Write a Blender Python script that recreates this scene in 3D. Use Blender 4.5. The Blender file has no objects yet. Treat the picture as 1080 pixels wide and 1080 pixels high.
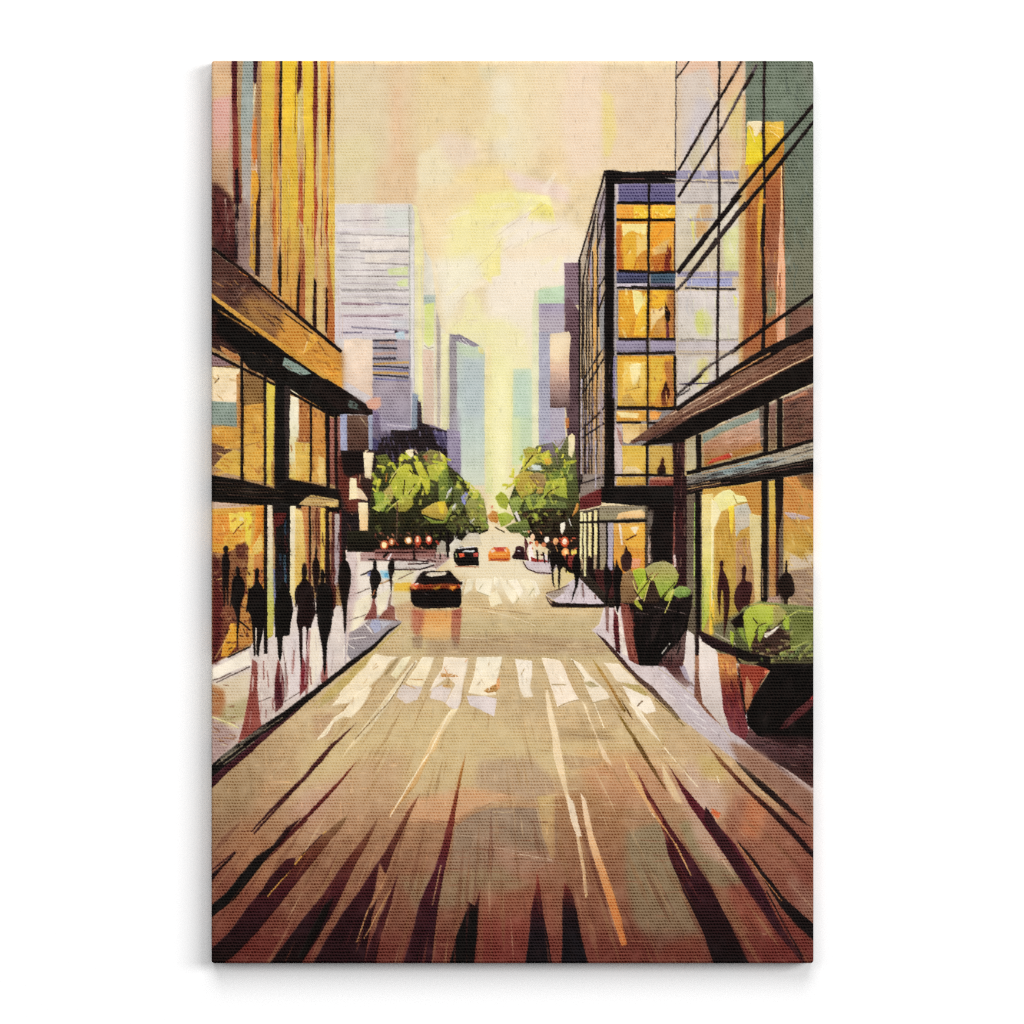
"""A stretched canvas print of a painted city street on a white wall. The painting is rasterised from the
polygons and strokes below into printed colour on the mesh; every painted thing is a part of its own."""
import numpy as np, math
SS = 3                      # raster samples per photograph pixel
X0, Y0, X1, Y1 = 223, 64, 858, 1016   # painted face, in pixels of the photograph
W, H = (X1-X0)*SS, (Y1-Y0)*SS
rng = np.random.RandomState(7)

def vnoise(w, h, sx, sy, seed):
    """smooth value noise, -1..1, features sx by sy samples"""
    r = np.random.RandomState(seed)
    gw, gh = int(w/sx)+3, int(h/sy)+3
    g = r.rand(gh, gw).astype(np.float32)*2-1
    y = np.arange(h, dtype=np.float32)/sy; x = np.arange(w, dtype=np.float32)/sx
    yi = y.astype(int); xi = x.astype(int); fy = y-yi; fx = x-xi
    fy = fy*fy*(3-2*fy); fx = fx*fx*(3-2*fx)
    t = g[yi]*(1-fy)[:, None]+g[yi+1]*fy[:, None]
    return t[:, xi]*(1-fx)+t[:, xi+1]*fx
NI = .5*vnoise(W, H, 9*SS, 9*SS, 1)+.3*vnoise(W, H, 3*SS, 3*SS, 2)+.2*vnoise(W, H, 1.3*SS, 1.3*SS, 3)
NY = .6*vnoise(W, H, 2.2*SS, 60*SS, 4)+.4*vnoise(W, H, 1.1*SS, 25*SS, 5)
NX = .6*vnoise(W, H, 60*SS, 2.2*SS, 6)+.4*vnoise(W, H, 25*SS, 1.1*SS, 7)
FAC = np.round(2.2*vnoise(W, H, 14*SS, 20*SS, 11)+1.2*vnoise(W, H, 5*SS, 6*SS, 12))/2.2+.5*np.round(2*vnoise(W, H, 26*SS, 5*SS, 13))/2
BUF = np.zeros((H, W, 3), np.float32)
IDS = np.zeros((H, W), np.int16)
ELEMS = []; KEY = {}; cur = [0]

def hexc(s): return np.array([int(s[i:i+2], 16) for i in (0, 2, 4)], np.float32)
def box(m, r):
    r = int(r)
    if r < 1: return m
    for ax in (0, 1):
        k = 2*r+1
        p = np.pad(m, [(r+1, r) if a == ax else (0, 0) for a in (0, 1)], mode='edge')
        c = np.cumsum(p, axis=ax, dtype=np.float64)
        m = ((np.take(c, range(k, c.shape[ax]), ax)-np.take(c, range(0, c.shape[ax]-k), ax))/k).astype(np.float32)
    return m
def smooth(p, n=6, closed=False):
    q = [p[-1]]+p+p[:2] if closed else [p[0]]+p+[p[-1]]
    out = []
    for i in range(1, len(q)-2):
        a, b, c, d = q[i-1:i+3]
        for k in range(n):
            t = k/n
            out.append(tuple(.5*(2*b[j]+(c[j]-a[j])*t+(2*a[j]-5*b[j]+4*c[j]-d[j])*t*t+(3*b[j]-a[j]-3*c[j]+d[j])*t**3) for j in (0, 1)))
    if not closed: out.append(q[-2])
    return out
def poly(pts, col, o):
    al = o.get('a', 1.); bl = o.get('b', 0)*(1.7 if o.get('b', 0) >= 2 else 1)*SS
    P = [((x-X0)*SS, (y-Y0)*SS) for x, y in pts]
    xs = [p[0] for p in P]; ys = [p[1] for p in P]
    pad = int(bl*2)+1
    x0 = max(0, int(min(xs))-pad); x1 = min(W, int(max(xs))+2+pad); y0 = max(0, int(min(ys))-pad); y1 = min(H, int(max(ys))+2+pad)
    if x1 <= x0 or y1 <= y0: return
    # rasterise a bit beyond the face so soft edges do not fade at the border
    ex = pad if bl else 0
    gx = np.arange(x0-ex, x1+ex)+.5; gy = np.arange(y0-ex, y1+ex)+.5
    m = np.zeros((len(gy), len(gx)), bool)
    for i in range(len(P)):
        (ax, ay), (bx, by) = P[i-1], P[i]
        if ay == by: continue
        j0 = np.searchsorted(gy, min(ay, by)); j1 = np.searchsorted(gy, max(ay, by))
        if j1 <= j0: continue
        xc = ax+(gy[j0:j1]-ay)*(bx-ax)/(by-ay)
        m[j0:j1] ^= gx[None, :] > xc[:, None]
    m = m.astype(np.float32)
    if bl:
        m = box(box(m, bl/2), bl/2)
        if ex: m = m[ex:-ex, ex:-ex]
    sl = (slice(y0, y1), slice(x0, x1))
    c = col
    cols = c.replace('~', '>').split('>')
    if len(cols) > 1:
        C = [hexc(q) for q in cols]; n = len(C)-1
        if '>' in c: t = (np.arange(y0, y1)-min(ys))/max(1, max(ys)-min(ys))
        else: t = (np.arange(x0, x1)-min(xs))/max(1, max(xs)-min(xs))
        t = np.clip(t, 0, 1)*n
        cc = np.stack([np.interp(t, range(n+1), [q[k] for q in C]) for k in range(3)], -1).astype(np.float32)
        cc = cc[:, None, :] if '>' in c else cc[None, :, :]
        cc = np.broadcast_to(cc, m.shape+(3,)).copy()
    else:
        cc = np.broadcast_to(hexc(c), m.shape+(3,)).copy()
    v = o.get('v', 2 if bl > 3*SS else 5)
    n = NI[sl]*v+FAC[sl]*o.get('q', 0 if bl > 3*SS else 2.5)
    if 'y' in o: n = n+NY[sl]*o['y']
    if 'x' in o: n = n+NX[sl]*o['x']
    cc *= 1+(n/100)[..., None]
    if 'd' in o:      # dry brush: the stroke breaks up
        q = NY[sl] if o.get('V') else (NX[sl] if o.get('U') else NI[sl])
        m = m*np.clip((q+1-2*o['d'])*4+.5, 0, 1)
    if not bl and m.shape[0] > 7*SS and m.shape[1] > 4*SS and al == 1:   # knife ridge: light lip above left, dark lip below right
        e = m-np.roll(np.roll(m, 2, 0), 2, 1); cc += (np.clip(e, 0, 1)*o.get('e', 16)-np.clip(np.roll(e, (-2, -2), (0, 1))*-1, 0, 1)*o.get('e', 16))[..., None]
    if o.get('i'): m = m*(IDS[sl] == cur[0])      # texture stays inside its own painted thing
    A = (m*al)[..., None]
    BUF[sl] = BUF[sl]*(1-A)+cc*A
    if not o.get('n'): IDS[sl][(m*al) > .5] = cur[0]
def stroke(pts, col, o):
    w0, w1 = o.get('w', (2, 2)); n = len(pts); L = []; R = []
    for i, (x, y) in enumerate(pts):
        a = pts[max(0, i-1)]; b = pts[min(n-1, i+1)]
        dx, dy = b[0]-a[0], b[1]-a[1]; l = math.hypot(dx, dy) or 1
        w = (w0+(w1-w0)*i/max(1, n-1))/2
        L.append((x-dy/l*w, y+dx/l*w)); R.append((x+dy/l*w, y-dx/l*w))
    poly(L+R[::-1], col, o)
def inside(pts, x, y):
    r = False
    for i in range(len(pts)):
        (ax, ay), (bx, by) = pts[i-1], pts[i]
        if (ay > y) != (by > y) and x < ax+(y-ay)*(bx-ax)/(by-ay): r = not r
    return r
def dabs(pts, col, o):
    """n palette-knife dabs scattered inside a polygon"""
    cs = col.split('/'); r = np.random.RandomState(int(o.get('z', 1)))
    xs = [p[0] for p in pts]; ys = [p[1] for p in pts]; k = 0; tries = 0
    ln = o.get('l', 8); w0, w1 = o.get('w', (3, 1.5)); ang = o.get('g', 90); sp = o.get('t', 20)
    while k < o.get('n', 30) and tries < 20000:
        tries += 1
        x = r.uniform(min(xs), max(xs)); y = r.uniform(min(ys), max(ys))
        if not inside(pts, x, y): continue
        k += 1
        a = math.radians(ang+r.uniform(-sp, sp)); L = ln*r.uniform(.5, 1.3); ww = w0*r.uniform(.5, 1.2)
        dx, dy = math.cos(a)*L/2, math.sin(a)*L/2; nx, ny = -math.sin(a)*ww/2, math.cos(a)*ww/2
        q = r.uniform(.5, 1.2, 4)
        pp = [(x-dx+nx*q[0], y-dy+ny*q[0]), (x+nx*1.1, y+ny*1.1), (x+dx+nx*q[1], y+dy+ny*q[1]), (x+dx-nx*q[2], y+dy-ny*q[2]), (x-nx*1.1, y-ny*1.1), (x-dx-nx*q[3], y-dy-ny*q[3])]
        oo = dict(o); oo.pop('n', None); oo['v'] = o.get('v', 6)
        if o.get('i'): oo['n'] = 1; oo['q'] = 0; oo['a'] = o.get('a', .68)
        poly(pp, cs[r.randint(len(cs))], oo)
def radial(pts, col, o):
    """n tapered strokes inside a polygon, all pointing away from the first point"""
    (vx, vy), reg = pts[0], pts[1:]; cs = col.split('/'); r = np.random.RandomState(int(o.get('z', 1)))
    xs = [p[0] for p in reg]; ys = [p[1] for p in reg]; k = tries = 0; w = o.get('w', (2, 2))[0]
    while k < o.get('n', 30) and tries < 9000:
        tries += 1; x = r.uniform(min(xs), max(xs)); y = r.uniform(min(ys), max(ys))
        if not inside(reg, x, y): continue
        k += 1; d = math.hypot(x-vx, y-vy); L = o.get('l', 60)*r.uniform(.4, 1.2); ux, uy = (x-vx)/d, (y-vy)/d; ww = w*r.uniform(.4, 1.3)
        nx, ny = -uy*ww/2, ux*ww/2
        poly([(x, y), (x+ux*L*.6+nx, y+uy*L*.6+ny), (x+ux*L, y+uy*L), (x+ux*L*.6-nx, y+uy*L*.6-ny)], cs[r.randint(len(cs))], dict(o, i=1, n=1, q=0, a=o.get('a', .5)*r.uniform(.6, 1.2)))
def person(x, y, h, col, o):
    """a loose dark figure: head top at (x,y), feet at y+h"""
    w = o.get('w', (h*.26, 0))[0]; s = o.get('s', 0)
    lean = o.get('j', 0)
    hw = max(1.1, h*.05)
    def q(u, v): return (x+u*w+lean*v, y+v*h)
    e = [(x+hw*math.cos(t/8*6.283), y+h*.065+h*.068*math.sin(t/8*6.283)) for t in range(8)]
    poly(e, col, o)
    poly(smooth([q(-.1, .11), q(-.38, .18), q(-.5, .34), q(-.42, .5), q(-.4, .68), q(-.3-s, .84), q(-.28-s, 1), q(-.1-s, 1), q(-.04, .8), q(0, .66), q(.08, .8), q(.16+s, .98), q(.32+s, .98), q(.3+s*.6, .82), q(.38, .66), q(.42, .48), q(.5, .33), q(.36, .18), q(.1, .11)], 3, True), col, o)
def run(text):
    for ln in text.splitlines():
        ln = ln.split('//')[0].strip()
        if not ln: continue
        t = ln.split()
        if t[0] == '@':
            if t[1] not in KEY:
                rest = ln.split(None, 3)[3] if len(t) > 3 else ''
                nm, _, lab = rest.partition('|')
                KEY[t[1]] = len(ELEMS); ELEMS.append((nm.strip(), t[2] if len(t) > 2 and t[2] != '-' else None, lab.strip(), t[1]))
            cur[0] = KEY[t[1]]; continue
        col = t[1]; o = {}; pts = []
        for q in t[2:]:
            if ',' in q: a, b = q.split(','); pts.append((float(a), float(b)))
            elif q in 'cVUi': o[q] = 1
            elif q == 'N': o['n'] = 1
            elif q[0] == 'w':
                a = q[1:].split('-'); o['w'] = (float(a[0]), float(a[-1]))
            else: o[q[0]] = float(q[1:])
        if t[0] == 'v': radial(pts, col, o); continue
        if t[0] == 'k': dabs(pts, col, o); continue
        if t[0] == 'f': person(pts[0][0], pts[0][1], o.pop('h'), col, o); continue
        if t[0] == 'r': (a, b), (c, d) = pts; poly([(a, b), (c, b), (c, d), (a, d)], col, o); continue
        if t[0] == 'e':
            (a, b), (c, d) = pts
            poly([((a+c)/2+(c-a)/2*math.cos(i*.2618), (b+d)/2+(d-b)/2*math.sin(i*.2618)) for i in range(24)], col, o); continue
        if t[0] == 'm':   # many parallel thin lines: each pair of points is one line
            for i in range(0, len(pts)-1, 2): stroke([pts[i], pts[i+1]], col, o)
            continue
        if 'c' in o: pts = smooth(pts, 5, t[0] == 'p')
        (poly if t[0] == 'p' else stroke)(pts, col, o)
def finish():
    """hand wobble: a small smooth displacement of the whole raster"""
    a = .32*SS
    dx = a*(vnoise(W, H, 7*SS, 11*SS, 21)+.5*vnoise(W, H, 2.5*SS, 2.5*SS, 22)); dy = a*(vnoise(W, H, 11*SS, 7*SS, 23)+.5*vnoise(W, H, 2.5*SS, 2.5*SS, 24))
    ys, xs = np.mgrid[0:H, 0:W]
    # the threads break up every edge row by row
    row = np.sin(2*math.pi*ys/(3.27*SS))*(.2+.8*(ys/H)); dx = dx+row*SS*(.2+.35*vnoise(W, H, 4*SS, 3.3*SS, 31))
    xi = np.clip(np.rint(xs+dx), 0, W-1).astype(np.int32); yi = np.clip(np.rint(ys+dy), 0, H-1).astype(np.int32)
    out = BUF[yi, xi]
    # the cloth takes the ink unevenly: neighbouring colours show through thread by thread
    soft = np.stack([box(box(out[..., k], 2*SS), 2*SS) for k in range(3)], -1)
    spk = vnoise(W, H, 1.5*SS, 1.6*SS, 41)*.6+vnoise(W, H, 5*SS, 3.2*SS, 42)*.5+.25*np.sin(2*math.pi*ys/(3.27*SS))+.35*vnoise(W, H, 40*SS, 40*SS, 43)
    k = np.clip(spk*1.3-.02, 0, .9)[..., None]
    dark = (soft.mean(2, keepdims=True) < out.mean(2, keepdims=True))
    out = out+(soft*np.where(out.mean(2, keepdims=True) < 70, np.array([1.05, .82, .78]), 1)-out)*k*np.where(dark, .75, .62)
    # loose bristle scratches
    br = np.maximum(vnoise(W, H, 1.1*SS, 14*SS, 44), vnoise(W, H, 16*SS, 1.0*SS, 45))
    out *= 1+np.clip(br-.72, 0, 1)[..., None]*np.where(out.mean(2, keepdims=True) > 170, .12, .5)-np.clip(vnoise(W, H, 1.2*SS, 9*SS, 46)-.7, 0, 1)[..., None]*.3
    # ink gamut of the print: a little greyer, warmer, deeper toward the foot of the picture
    g = out.mean(2, keepdims=True); out = g+(out-g)*.9
    out *= np.array([1.012, .992, .985], np.float32)
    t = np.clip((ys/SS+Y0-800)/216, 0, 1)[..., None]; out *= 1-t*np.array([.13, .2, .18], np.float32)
    return out, IDS[yi, xi]
DATA = '''
@ sky - painted_sky | hazy cream and pale yellow painted sky
r e3d0a4 223,64 858,560
p dccaa4>dccca0 353,64 443,64 443,215 353,215 b3
p dccca4 353,64 380,64 400,140 400,170 353,190 b8 a.7
p e0c094 408,64 440,64 441,215 398,215 412,150 b9 a.6
p e5ba94 413,95 424,90 424,175 410,175 b4 a.4
p dcd09c 353,150 392,140 396,180 353,192 b5 a.7
p dcbc92 398,175 440,160 441,216 395,216 b3 a.6
r edd2a2 353,64 490,68 b1 a.7
r f0ddb4 520,64 712,69 b1 a.7
p e2cd9c 440,72 540,72 530,130 480,140 440,165 b9
p e1c890 450,66 505,66 508,88 448,90 b5 a.7
p d9cfa6 504,70 525,71 516,86 508,85 b2 a.8
p e6dcbc 516,80 560,68 600,64 600,140 560,160 535,200 520,150 b8
p e8d9a6 522,118 536,122 536,145 512,150 500,140 b3 a.8
p e9cfa0 540,64 600,64 634,110 630,220 570,180 545,110 b14 a.55
p ead4b8 600,64 636,64 636,178 600,190 590,120 b6 a.9
p e4cda8 640,72 712,72 712,180 640,180 b5
p ddc6a6 650,90 712,80 712,130 660,150 b9 a.6
p e6d486 635,95 646,100 650,140 643,165 636,165 b2 a.8
p e8d8a8 540,75 562,70 560,190 540,200 b5 a.5
p e6dab2 441,165 462,150 470,140 478,160 480,215 441,215 b3
p e3cfb6 460,142 475,138 500,150 505,165 490,178 470,170 b5 a.8
p ead596 495,175 540,172 545,205 520,235 480,240 470,215 480,190 b6
p e8d3a2 440,200 500,190 500,260 480,275 445,275 442,220 b5 a.9
p edd9a8 445,225 480,220 485,260 455,275 b5 a.8
p ebe394 480,222 540,200 555,215 530,260 495,300 470,300 470,260 b7
p e9e08c 500,205 535,203 560,206 560,216 525,226 505,226 b2 a.9
p e6cecc 530,178 540,180 560,188 600,196 600,215 560,201 545,200 b3 a.6
p ece6a0 540,202 580,207 585,235 578,240 548,230 550,222 b1.5
p ebe079 553,229 570,213 582,218 587,238 575,238 b.6
p e9ddc8 519,246 548,228 560,222 554,236 530,252 521,258 b.7
p ebe0d0 528,255 550,235 560,230 600,235 620,260 600,300 560,330 540,400 520,420 515,300 525,280 b6
p ecdcb8 527,268 560,255 565,245 620,240 612,270 540,272 b5 a.9
p ecd0ac 528,262 570,255 600,258 600,270 540,274 b4 a.6
p eae080 505,280 527,255 528,290 518,292 519,300 508,292 b.8
p e9e092 480,240 525,230 530,265 505,285 490,285 b5 a.8
p e7e19c 492,305 505,315 512,335 500,345 485,345 490,320 b3 a.9
p e9e5d2 458,275 500,268 512,290 490,310 470,345 466,330 b5 a.8
p ebdfcc 515,300 560,285 575,300 570,330 535,340 515,325 b6 a.8
p e9ddcc 560,280 610,270 612,300 595,300 566,302 560,400 545,400 b5 a.9
p e6e295 475,340 530,337 552,350 562,395 560,480 495,480 465,400 b5
p efe4b8 520,345 548,350 560,380 550,400 530,380 b8 a.5
m b8a48c w.8 a.6 N 522,250 560,222 523,260 530,250 482,320 494,307 502,283 528,258 477,345 487,335 490,338 505,338 553,230 575,214 540,262 590,240 530,265 540,258
m c8b8a0 w.7 a.5 N 446,235 448,270 441,222 446,245 575,222 570,228 595,222 591,240
// ---------- far towers left
p f1e9c6 460,230 560,215 600,300 590,400 470,400 b14 a.3
p f0e6cc 540,250 610,240 610,330 560,340 b8 a.3
@ dt1 - painted_tower | pale yellow and grey slim tower beside the white slab tower
p e6e0a4 434,216 440,218 446,262 446,470 434,470 v4 b.8
p ded8b4>cfcfb0 436,280 441,280 441,470 436,470 a.7 b1
p dcd8c4 447,262 455,275 459,310 459,460 446,460 b1
r b0bfb4 447,311 459,322 b.8
p d2de80 448,321 458,319 457,362 452,366 447,360 b.8
m 9a9084 w1 N 447,364 452,368 452,368 457,366
p d9baa8>c9b0a0 446,368 457,370 458,470 446,470 b.8
p b0a4a0 460,325 465,345 464,470 461,470 b.5
r 8f8482 461,342 464,400 b.7 a.8
p e3dcc0 465,345 470,350 472,470 465,470 b1
m c8c8b8 w1 N a.7 444,280 447,470 434,225 436,460 458,320 460,460
@ dt2 - painted_tower | hazy cream tower edges beside the blue tower
p e8e4ac>c9c69a 466,352 475,352 475,480 466,480 b1
p 9c9c78 472,365 475,365 475,440 472,440 b1 a.5
@ dt3 - painted_tower | blue green tower with a violet outlined roof
p a9bcaa>9cb6c0>a4c0bc>bccdb4 476,356 505,366 511,372 511,512 476,512 v5 y4
p a9c6a6 483,362 507,364 510,378 500,380 484,372 b2
p 96b0c0 488,378 508,378 508,440 490,440 b3 a.8
p 6c6478 474,352 481,354 482,400 481,512 474,512 b.5
p 5e5474 475,353 485,353 506,364 500,366 480,359 b.5
p d8d070 504,365 509,367 510,374 505,372
m d8d8e0 w.9 N a.9 484,358 492,365 487,357 495,364
p 8480a0 474,440 485,430 486,512 474,512 b2 a.7
m e8dfc0 w1.5 N a.8 512,366 513,470 516,366 516,470
@ dt4 - painted_tower | peach and yellow haze tower at the end of the street
p ebd9a0>e3dc90>cdd88c 512,366 517,364 522,440 520,520 512,520 b1.5
@ glow - painted_sky_glow | bright yellow green light at the end of the street
p ece9a4>efecac>e7e8a4 519,375 539,375 538,440 538,540 518,545 516,440 b6
p f3f0b4 524,400 533,400 533,500 525,500 b4 a.8
@ dt5 - painted_tower | mint green tower right of the light
p c2d8bc>b6d2b0>b8d0a4 541,389 560,389 562,400 562,490 540,490 v4 b.8
p a8cac0 543,395 558,393 559,440 543,440 b3 a.6
p cfe0a0 540,440 548,440 548,500 540,500 b2 a.7
@ dt6 - painted_tower | lavender tower with a pale green top
p dcdfb4 561,325 564,308 572,302 595,301 595,480 561,480 b.7
p bcd6b2 567,306 595,301 595,321 568,321 b.6
p a79cb2>a59cb8>9c96b4 568,320 595,320 596,480 568,480 b.6
p 8f98ba 568,350 580,350 580,470 569,470 b1 a.6
p e6e2b8 440,330 620,330 620,520 440,520 b8 a.22 N
p dcd8d0 474,350 512,350 512,520 474,520 b3 a.2 N
@ dt7 - painted_building | plum brown block beside the glass building
r 8b707c>86707a 595,277 612,322
p 735660>5c4448>5a4348>4c3a3c 595,315 600,313 612,330 612,520 600,520 596,400 b.8
p e4d2ae>e8cfa4>d8b498>a88a80>6c5450 580,352 600,350 602,356 600,372 601,430 580,430 b.6
p f0dcb4 582,356 594,354 594,380 583,382 b3 a.7
// ---------- left white tower
@ wt - painted_tower | tall pale slab tower with thin horizontal floor lines
p d8d2cb>d0cbc6>c8bfc0 353,215 434,215 437,225 437,470 353,470 x3
p dbd6cc 378,216 434,216 434,245 385,245 b4 a.8
p cfd6cc 405,220 432,220 432,245 408,248 b3 a.8
p d2c2c0 382,216 392,216 390,245 382,245 b3 a.6
p e3dbd0 380,250 432,248 430,262 376,264 b1.5 a.9
p ded6c8 385,268 431,267 431,276 385,278 b1 a.9
p cfc3cb 353,330 430,330 430,356 353,356 b3 a.6
m aaa29e w1.6 b.4 358,247 431,249 358,264 431,265 380,277 431,279 360,291 431,292
m 96908e w2 b.4 380,265 431,265 360,306 431,306
m b0a7a8 w1.4 b.4 356,233 400,232 356,256 380,256 360,299 431,300 360,313 431,313 356,271 385,272 356,285 431,285
m a08890 w2.8 b.5 360,320 402,321 360,333 425,333
m 8c8494 w2 b.4 395,320 431,321 370,345 431,349 360,351 431,351
m ded8dc w1.6 b.5 360,310 431,310 395,326 420,324 392,337 420,339 382,351 416,350 356,242 431,242
p ced99a 408,284 430,281 430,290 410,290 b1.2
p d0dc9c 418,297 430,294 430,302 420,302 b1
r bfc4c6 412,336 430,346 b2 a.7
p b6ccd4 417,351 426,349 427,358 418,357 b.6
e 2a2830 416,348 419,351
r c9cabe 431,216 434,470 b.6
m a8a89c w1 431,216 433,470
r dedbd8 433,260 436,470 b.5 a.8
p e8d3ba>e6cfb6>d9bea6 363,358 377,357 393,359 393,420 361,400 b.5
m c9b8b0 w1 b.4 361,330 361,357 357,300 358,357
@ wtw wt painted_window_band | dark windows low on the pale tower
r a09aa2 393,358 433,470 v8
m 3a3540 w1.7 393,359 420,359 393,367 428,368 393,378 418,378 393,386 431,388 393,395 431,398
m c79e5c w2.4 b.3 394,384 431,382 393,393 431,394
m b5968a w3 b.4 394,373 418,372 400,362 416,362
m 78749a w1.8 393,389 431,391 395,399 431,402
r ad9ea2 419,358 431,378 b1
@ lf - painted_building | left building with gold vertical stripes above a shopfront
@ lfu lf painted_facade | gold, orange and maroon vertical stripes
p caa070 223,64 353,64 353,366 223,262 y6
p dcb68c>d8b585 223,64 245,64 245,110 223,108
p dba99b>d8a798>cfa080 223,105 245,100 245,170 223,170 b3
p c8a480>b08a66 223,158 246,158 246,200 223,195 b3
p 4a2724>432424>3d2322 223,192 232,196 242,206 246,214 256,285 223,262 b3
p 6a3430 223,200 235,205 245,220 250,262 223,250 b4 a.6
p 8a4a40 240,220 247,225 247,245 241,235 b2 a.5
p b09a80 243,100 247,150 245,208 240,200 b1 a.7
p 4c1d24>5a2226>8c3a30>85362c>5c2a28 244,64 250,64 250,110 253,150 255,215 246,215 245,140
p b39a74>a8875c>a0764c>8a6448 250,64 256,64 256,100 255,140 257,215 252,185 b.8
p 98a49c>9ca79f>a9a59c>ad9a92>8f7670 256,64 267,64 267,110 265,150 264,215 268,290 257,284 255,180 254,120 b.4
p 8c7068>957a72 252,215 262,215 266,290 250,280 b2
p 231c20 248,180 251,176 252,210 251,255 250,274 247,270 248,215 b.4
p 3a1c28 267,64 272,64 271,84 269,92 267,84
p e6dcb0 269,86 270,92 268,112 267,122 267,105
p ab8258>a87e56>a5825c>a08064 272,64 276,64 276,240 272,240 269,120 270,95 b.5
p cf7a36>d07a34 268,125 271,122 271,170 268,175 265,160 266,140
p e3a234>dfa02e>cf9836>c2943c 265,180 271,180 273,192 271,215 270,240 269,288 263,280 265,210
m eccab0 w1 265,178 270,179 270,168 271,182
p 4a2c20 273,185 275,200 274,235 270,240 270,215 273,200 b.5
p 2a1c1c 270,235 274,222 275,250 274,293 269,290 b.3
p dfbc42>ddb83e>d4b24c>c4a468>b49a7a>b39878 276,64 290,64 288,160 287,215 288,318 274,296 275,200 b.4 y4
p c87a44>d6852f>d88a34>b8602f 290,64 295,64 294,120 293,190 291,225 288,260 288,180 289,110
p d08036>c98a3c 291,215 293,215 292,260 293,315 286,312 289,250 b.4
p b55c2e 288,200 291,215 289,255 287,240 b.4
p 2e2a20>281e1a>4a3424 295,64 298,64 297,110 296.5,160 296,180 295,170 294,130
p e5a83c>e6b04a 291,195 294,185 295,235 292,262 b.4
m 6a5438 w1 296,190 296,262
p 1f1815 295,258 297,272 297,313 294,311 293,285
p e8c22e>e6be30>dfb838>d8b43e>cfa048>c88f40 298,64 313,64 314,100 313,160 315,210 316,262 312,332 297,316 y3
p e3ae3a 300,140 308,150 306,200 302,190 b3 a.6
m b8a048 w1 N a.7 305,200 304,235 302,190 303,215
p 5a2824 314,64 318,64 318,80 316,108 313,98
p cfbf72>c8b068>caa462 314,100 319,90 320,150 317,165 314,165 b.7
p d8c890 314,115 316,112 316,145 314,150 b.4
p c08850>b5532f>bb5a30 317,165 319,185 320,220 320,238 315,230 315,195
p b06c3a>a8603a>a86030 318,238 320,250 323,300 322,345 313,334 314,300 316,262 b.4
p 241814 314,292 317,284 316,310 315,336 312,332
p e9c432>e4be34>dcb83c>d0b050>cdae6c 319,64 330,64 331,120 331,200 332,262 330,350 322,342 322,262 320,235 321,150 y3
p 6a2d28>742e28>9c4a2c>b05030>b45a34 331,64 335,64 335,110 333,150 333,180 335,215 334,240 331,262 331,190 330,120
p 281614 331,292 334,298 334,348 331,350 329,330 330,308
p dcc878>d8c472>d6b46a>cbab6c 335,64 340,64 340,110 339,190 341,240 342,290 342,356 334,350 335,300 336,260 336,150 b.4
p e8aa3a>e8ac40>dca040>d8a848 338,64 345,64 345,110 346,180 344,215 343,255 339,200 339,120 b.4
p 5a2020 347,66 348,90 349,118 347,145 346,168 345,140 344.5,115 346,90
p e6b446>ddb048>d9ba4e>c9a648 349,64 353,64 353,366 348,290 346,240 347,190 349,150
p b04c28 345,205 346,225 345,262 343,240
p b26a38>b86c32 344,250 347,270 350,300 353,330 353,366 345,358 345,300 b.3
p 2c1612 343,305 345,300 346,330 345,352 343,350
m c8b488 w1.2 353,64 353,200
@ lc lf painted_canopy | golden ledge above the shopfront
p 54372f>5c3c30 223,264 262,292 300,326 320,345 320,380 280,356 223,318 
p 7a5340>b07a3c 268,300 320,338 360,372 361,408 340,397 290,360 262,325 b5
p c98d38>cf9038>c8872e 298,325 330,347 360,371 361,412 344,400 313,377 292,358 b3
p a5783c 262,310 290,322 300,345 275,348 250,328 b5 a.8
p 6a4a40 252,300 262,300 248,318 240,315 b1.5 a.7
m 8a6858 w1 N 260,300 247,318
p e0a83c 328,350 336,358 326,368 320,374 323,362 b.6
p dd9a34 330,370 345,375 360,390 361,410 345,398 b1.5
m ecca88 w1 N 327,352 320,372
m 5c4028 w.9 N 335,360 342,370
p d8a244>cf9534>d09a3a 223,309 253,331 287,355 313,372 345,398 360,410 350,408 310,380 285,362 250,337 223,316
m 1c1412 w4-3.4 223,261 253,283 253,283 313,332 313,332 360,371
m 1c1412 w1.4 265,296 300,326 300,330 330,352
m c87838 w1 276,303 300,323 252,286 262,292
@ lsh lf painted_soffit | black underside above the shop windows
p 171412 223,314 250,335 287,361 313,380 345,402 362,410 392,437 340,437 300,420 262,392 223,372
p 3a2420 223,330 230,334 226,350 240,362 260,378 223,372 b2
m b08040 w1 N 232,329 260,346 260,346 270,354
@ rg - painted_building | glass corner block with dark frame and lit floors
p b0a494>a89888>8a7c70 637,181 640,181 640,530 611,530 611,275
@ rgs rg painted_facade | receding side wall with thin dark mullions
p c0b3a0>b5a48c>c0a070>a88c6c 637,184 640,186 640,500 612,500 612,276 y6
p 9c8e94 630,215 638,195 638,250 632,262 b1
p d8a860>dca858>c8965c 625,262 629,250 630,350 629,470 624,470 b.6
m 9a90a8 w2 b.4 622,255 624,330 633,260 632,330
m a8704a w1.5 621,245 621,300
m 241e1c w2.4-1.8 638,181 611,274 611,274 611,520
m 2a2422 w1.7 626,232 614,300 614,300 613,510 628,225 619,290 619,290 617,500
m 2a2422 w1.5 637,200 630,232 630,232 630,262 621,300 621,500 625,265 624,500 630,262 629,500 615,290 616,500
m 241e1c w2 640,215 630,262 640,288 630,305 630,305 631,345 640,300 631,328 640,360 612,405 640,372 614,415 631,300 630,320
p 8c8c8c 632,330 640,306 640,360 633,372 b.5
p 968c88 634,265 640,250 640,284 633,300 b.5 a.8
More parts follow.
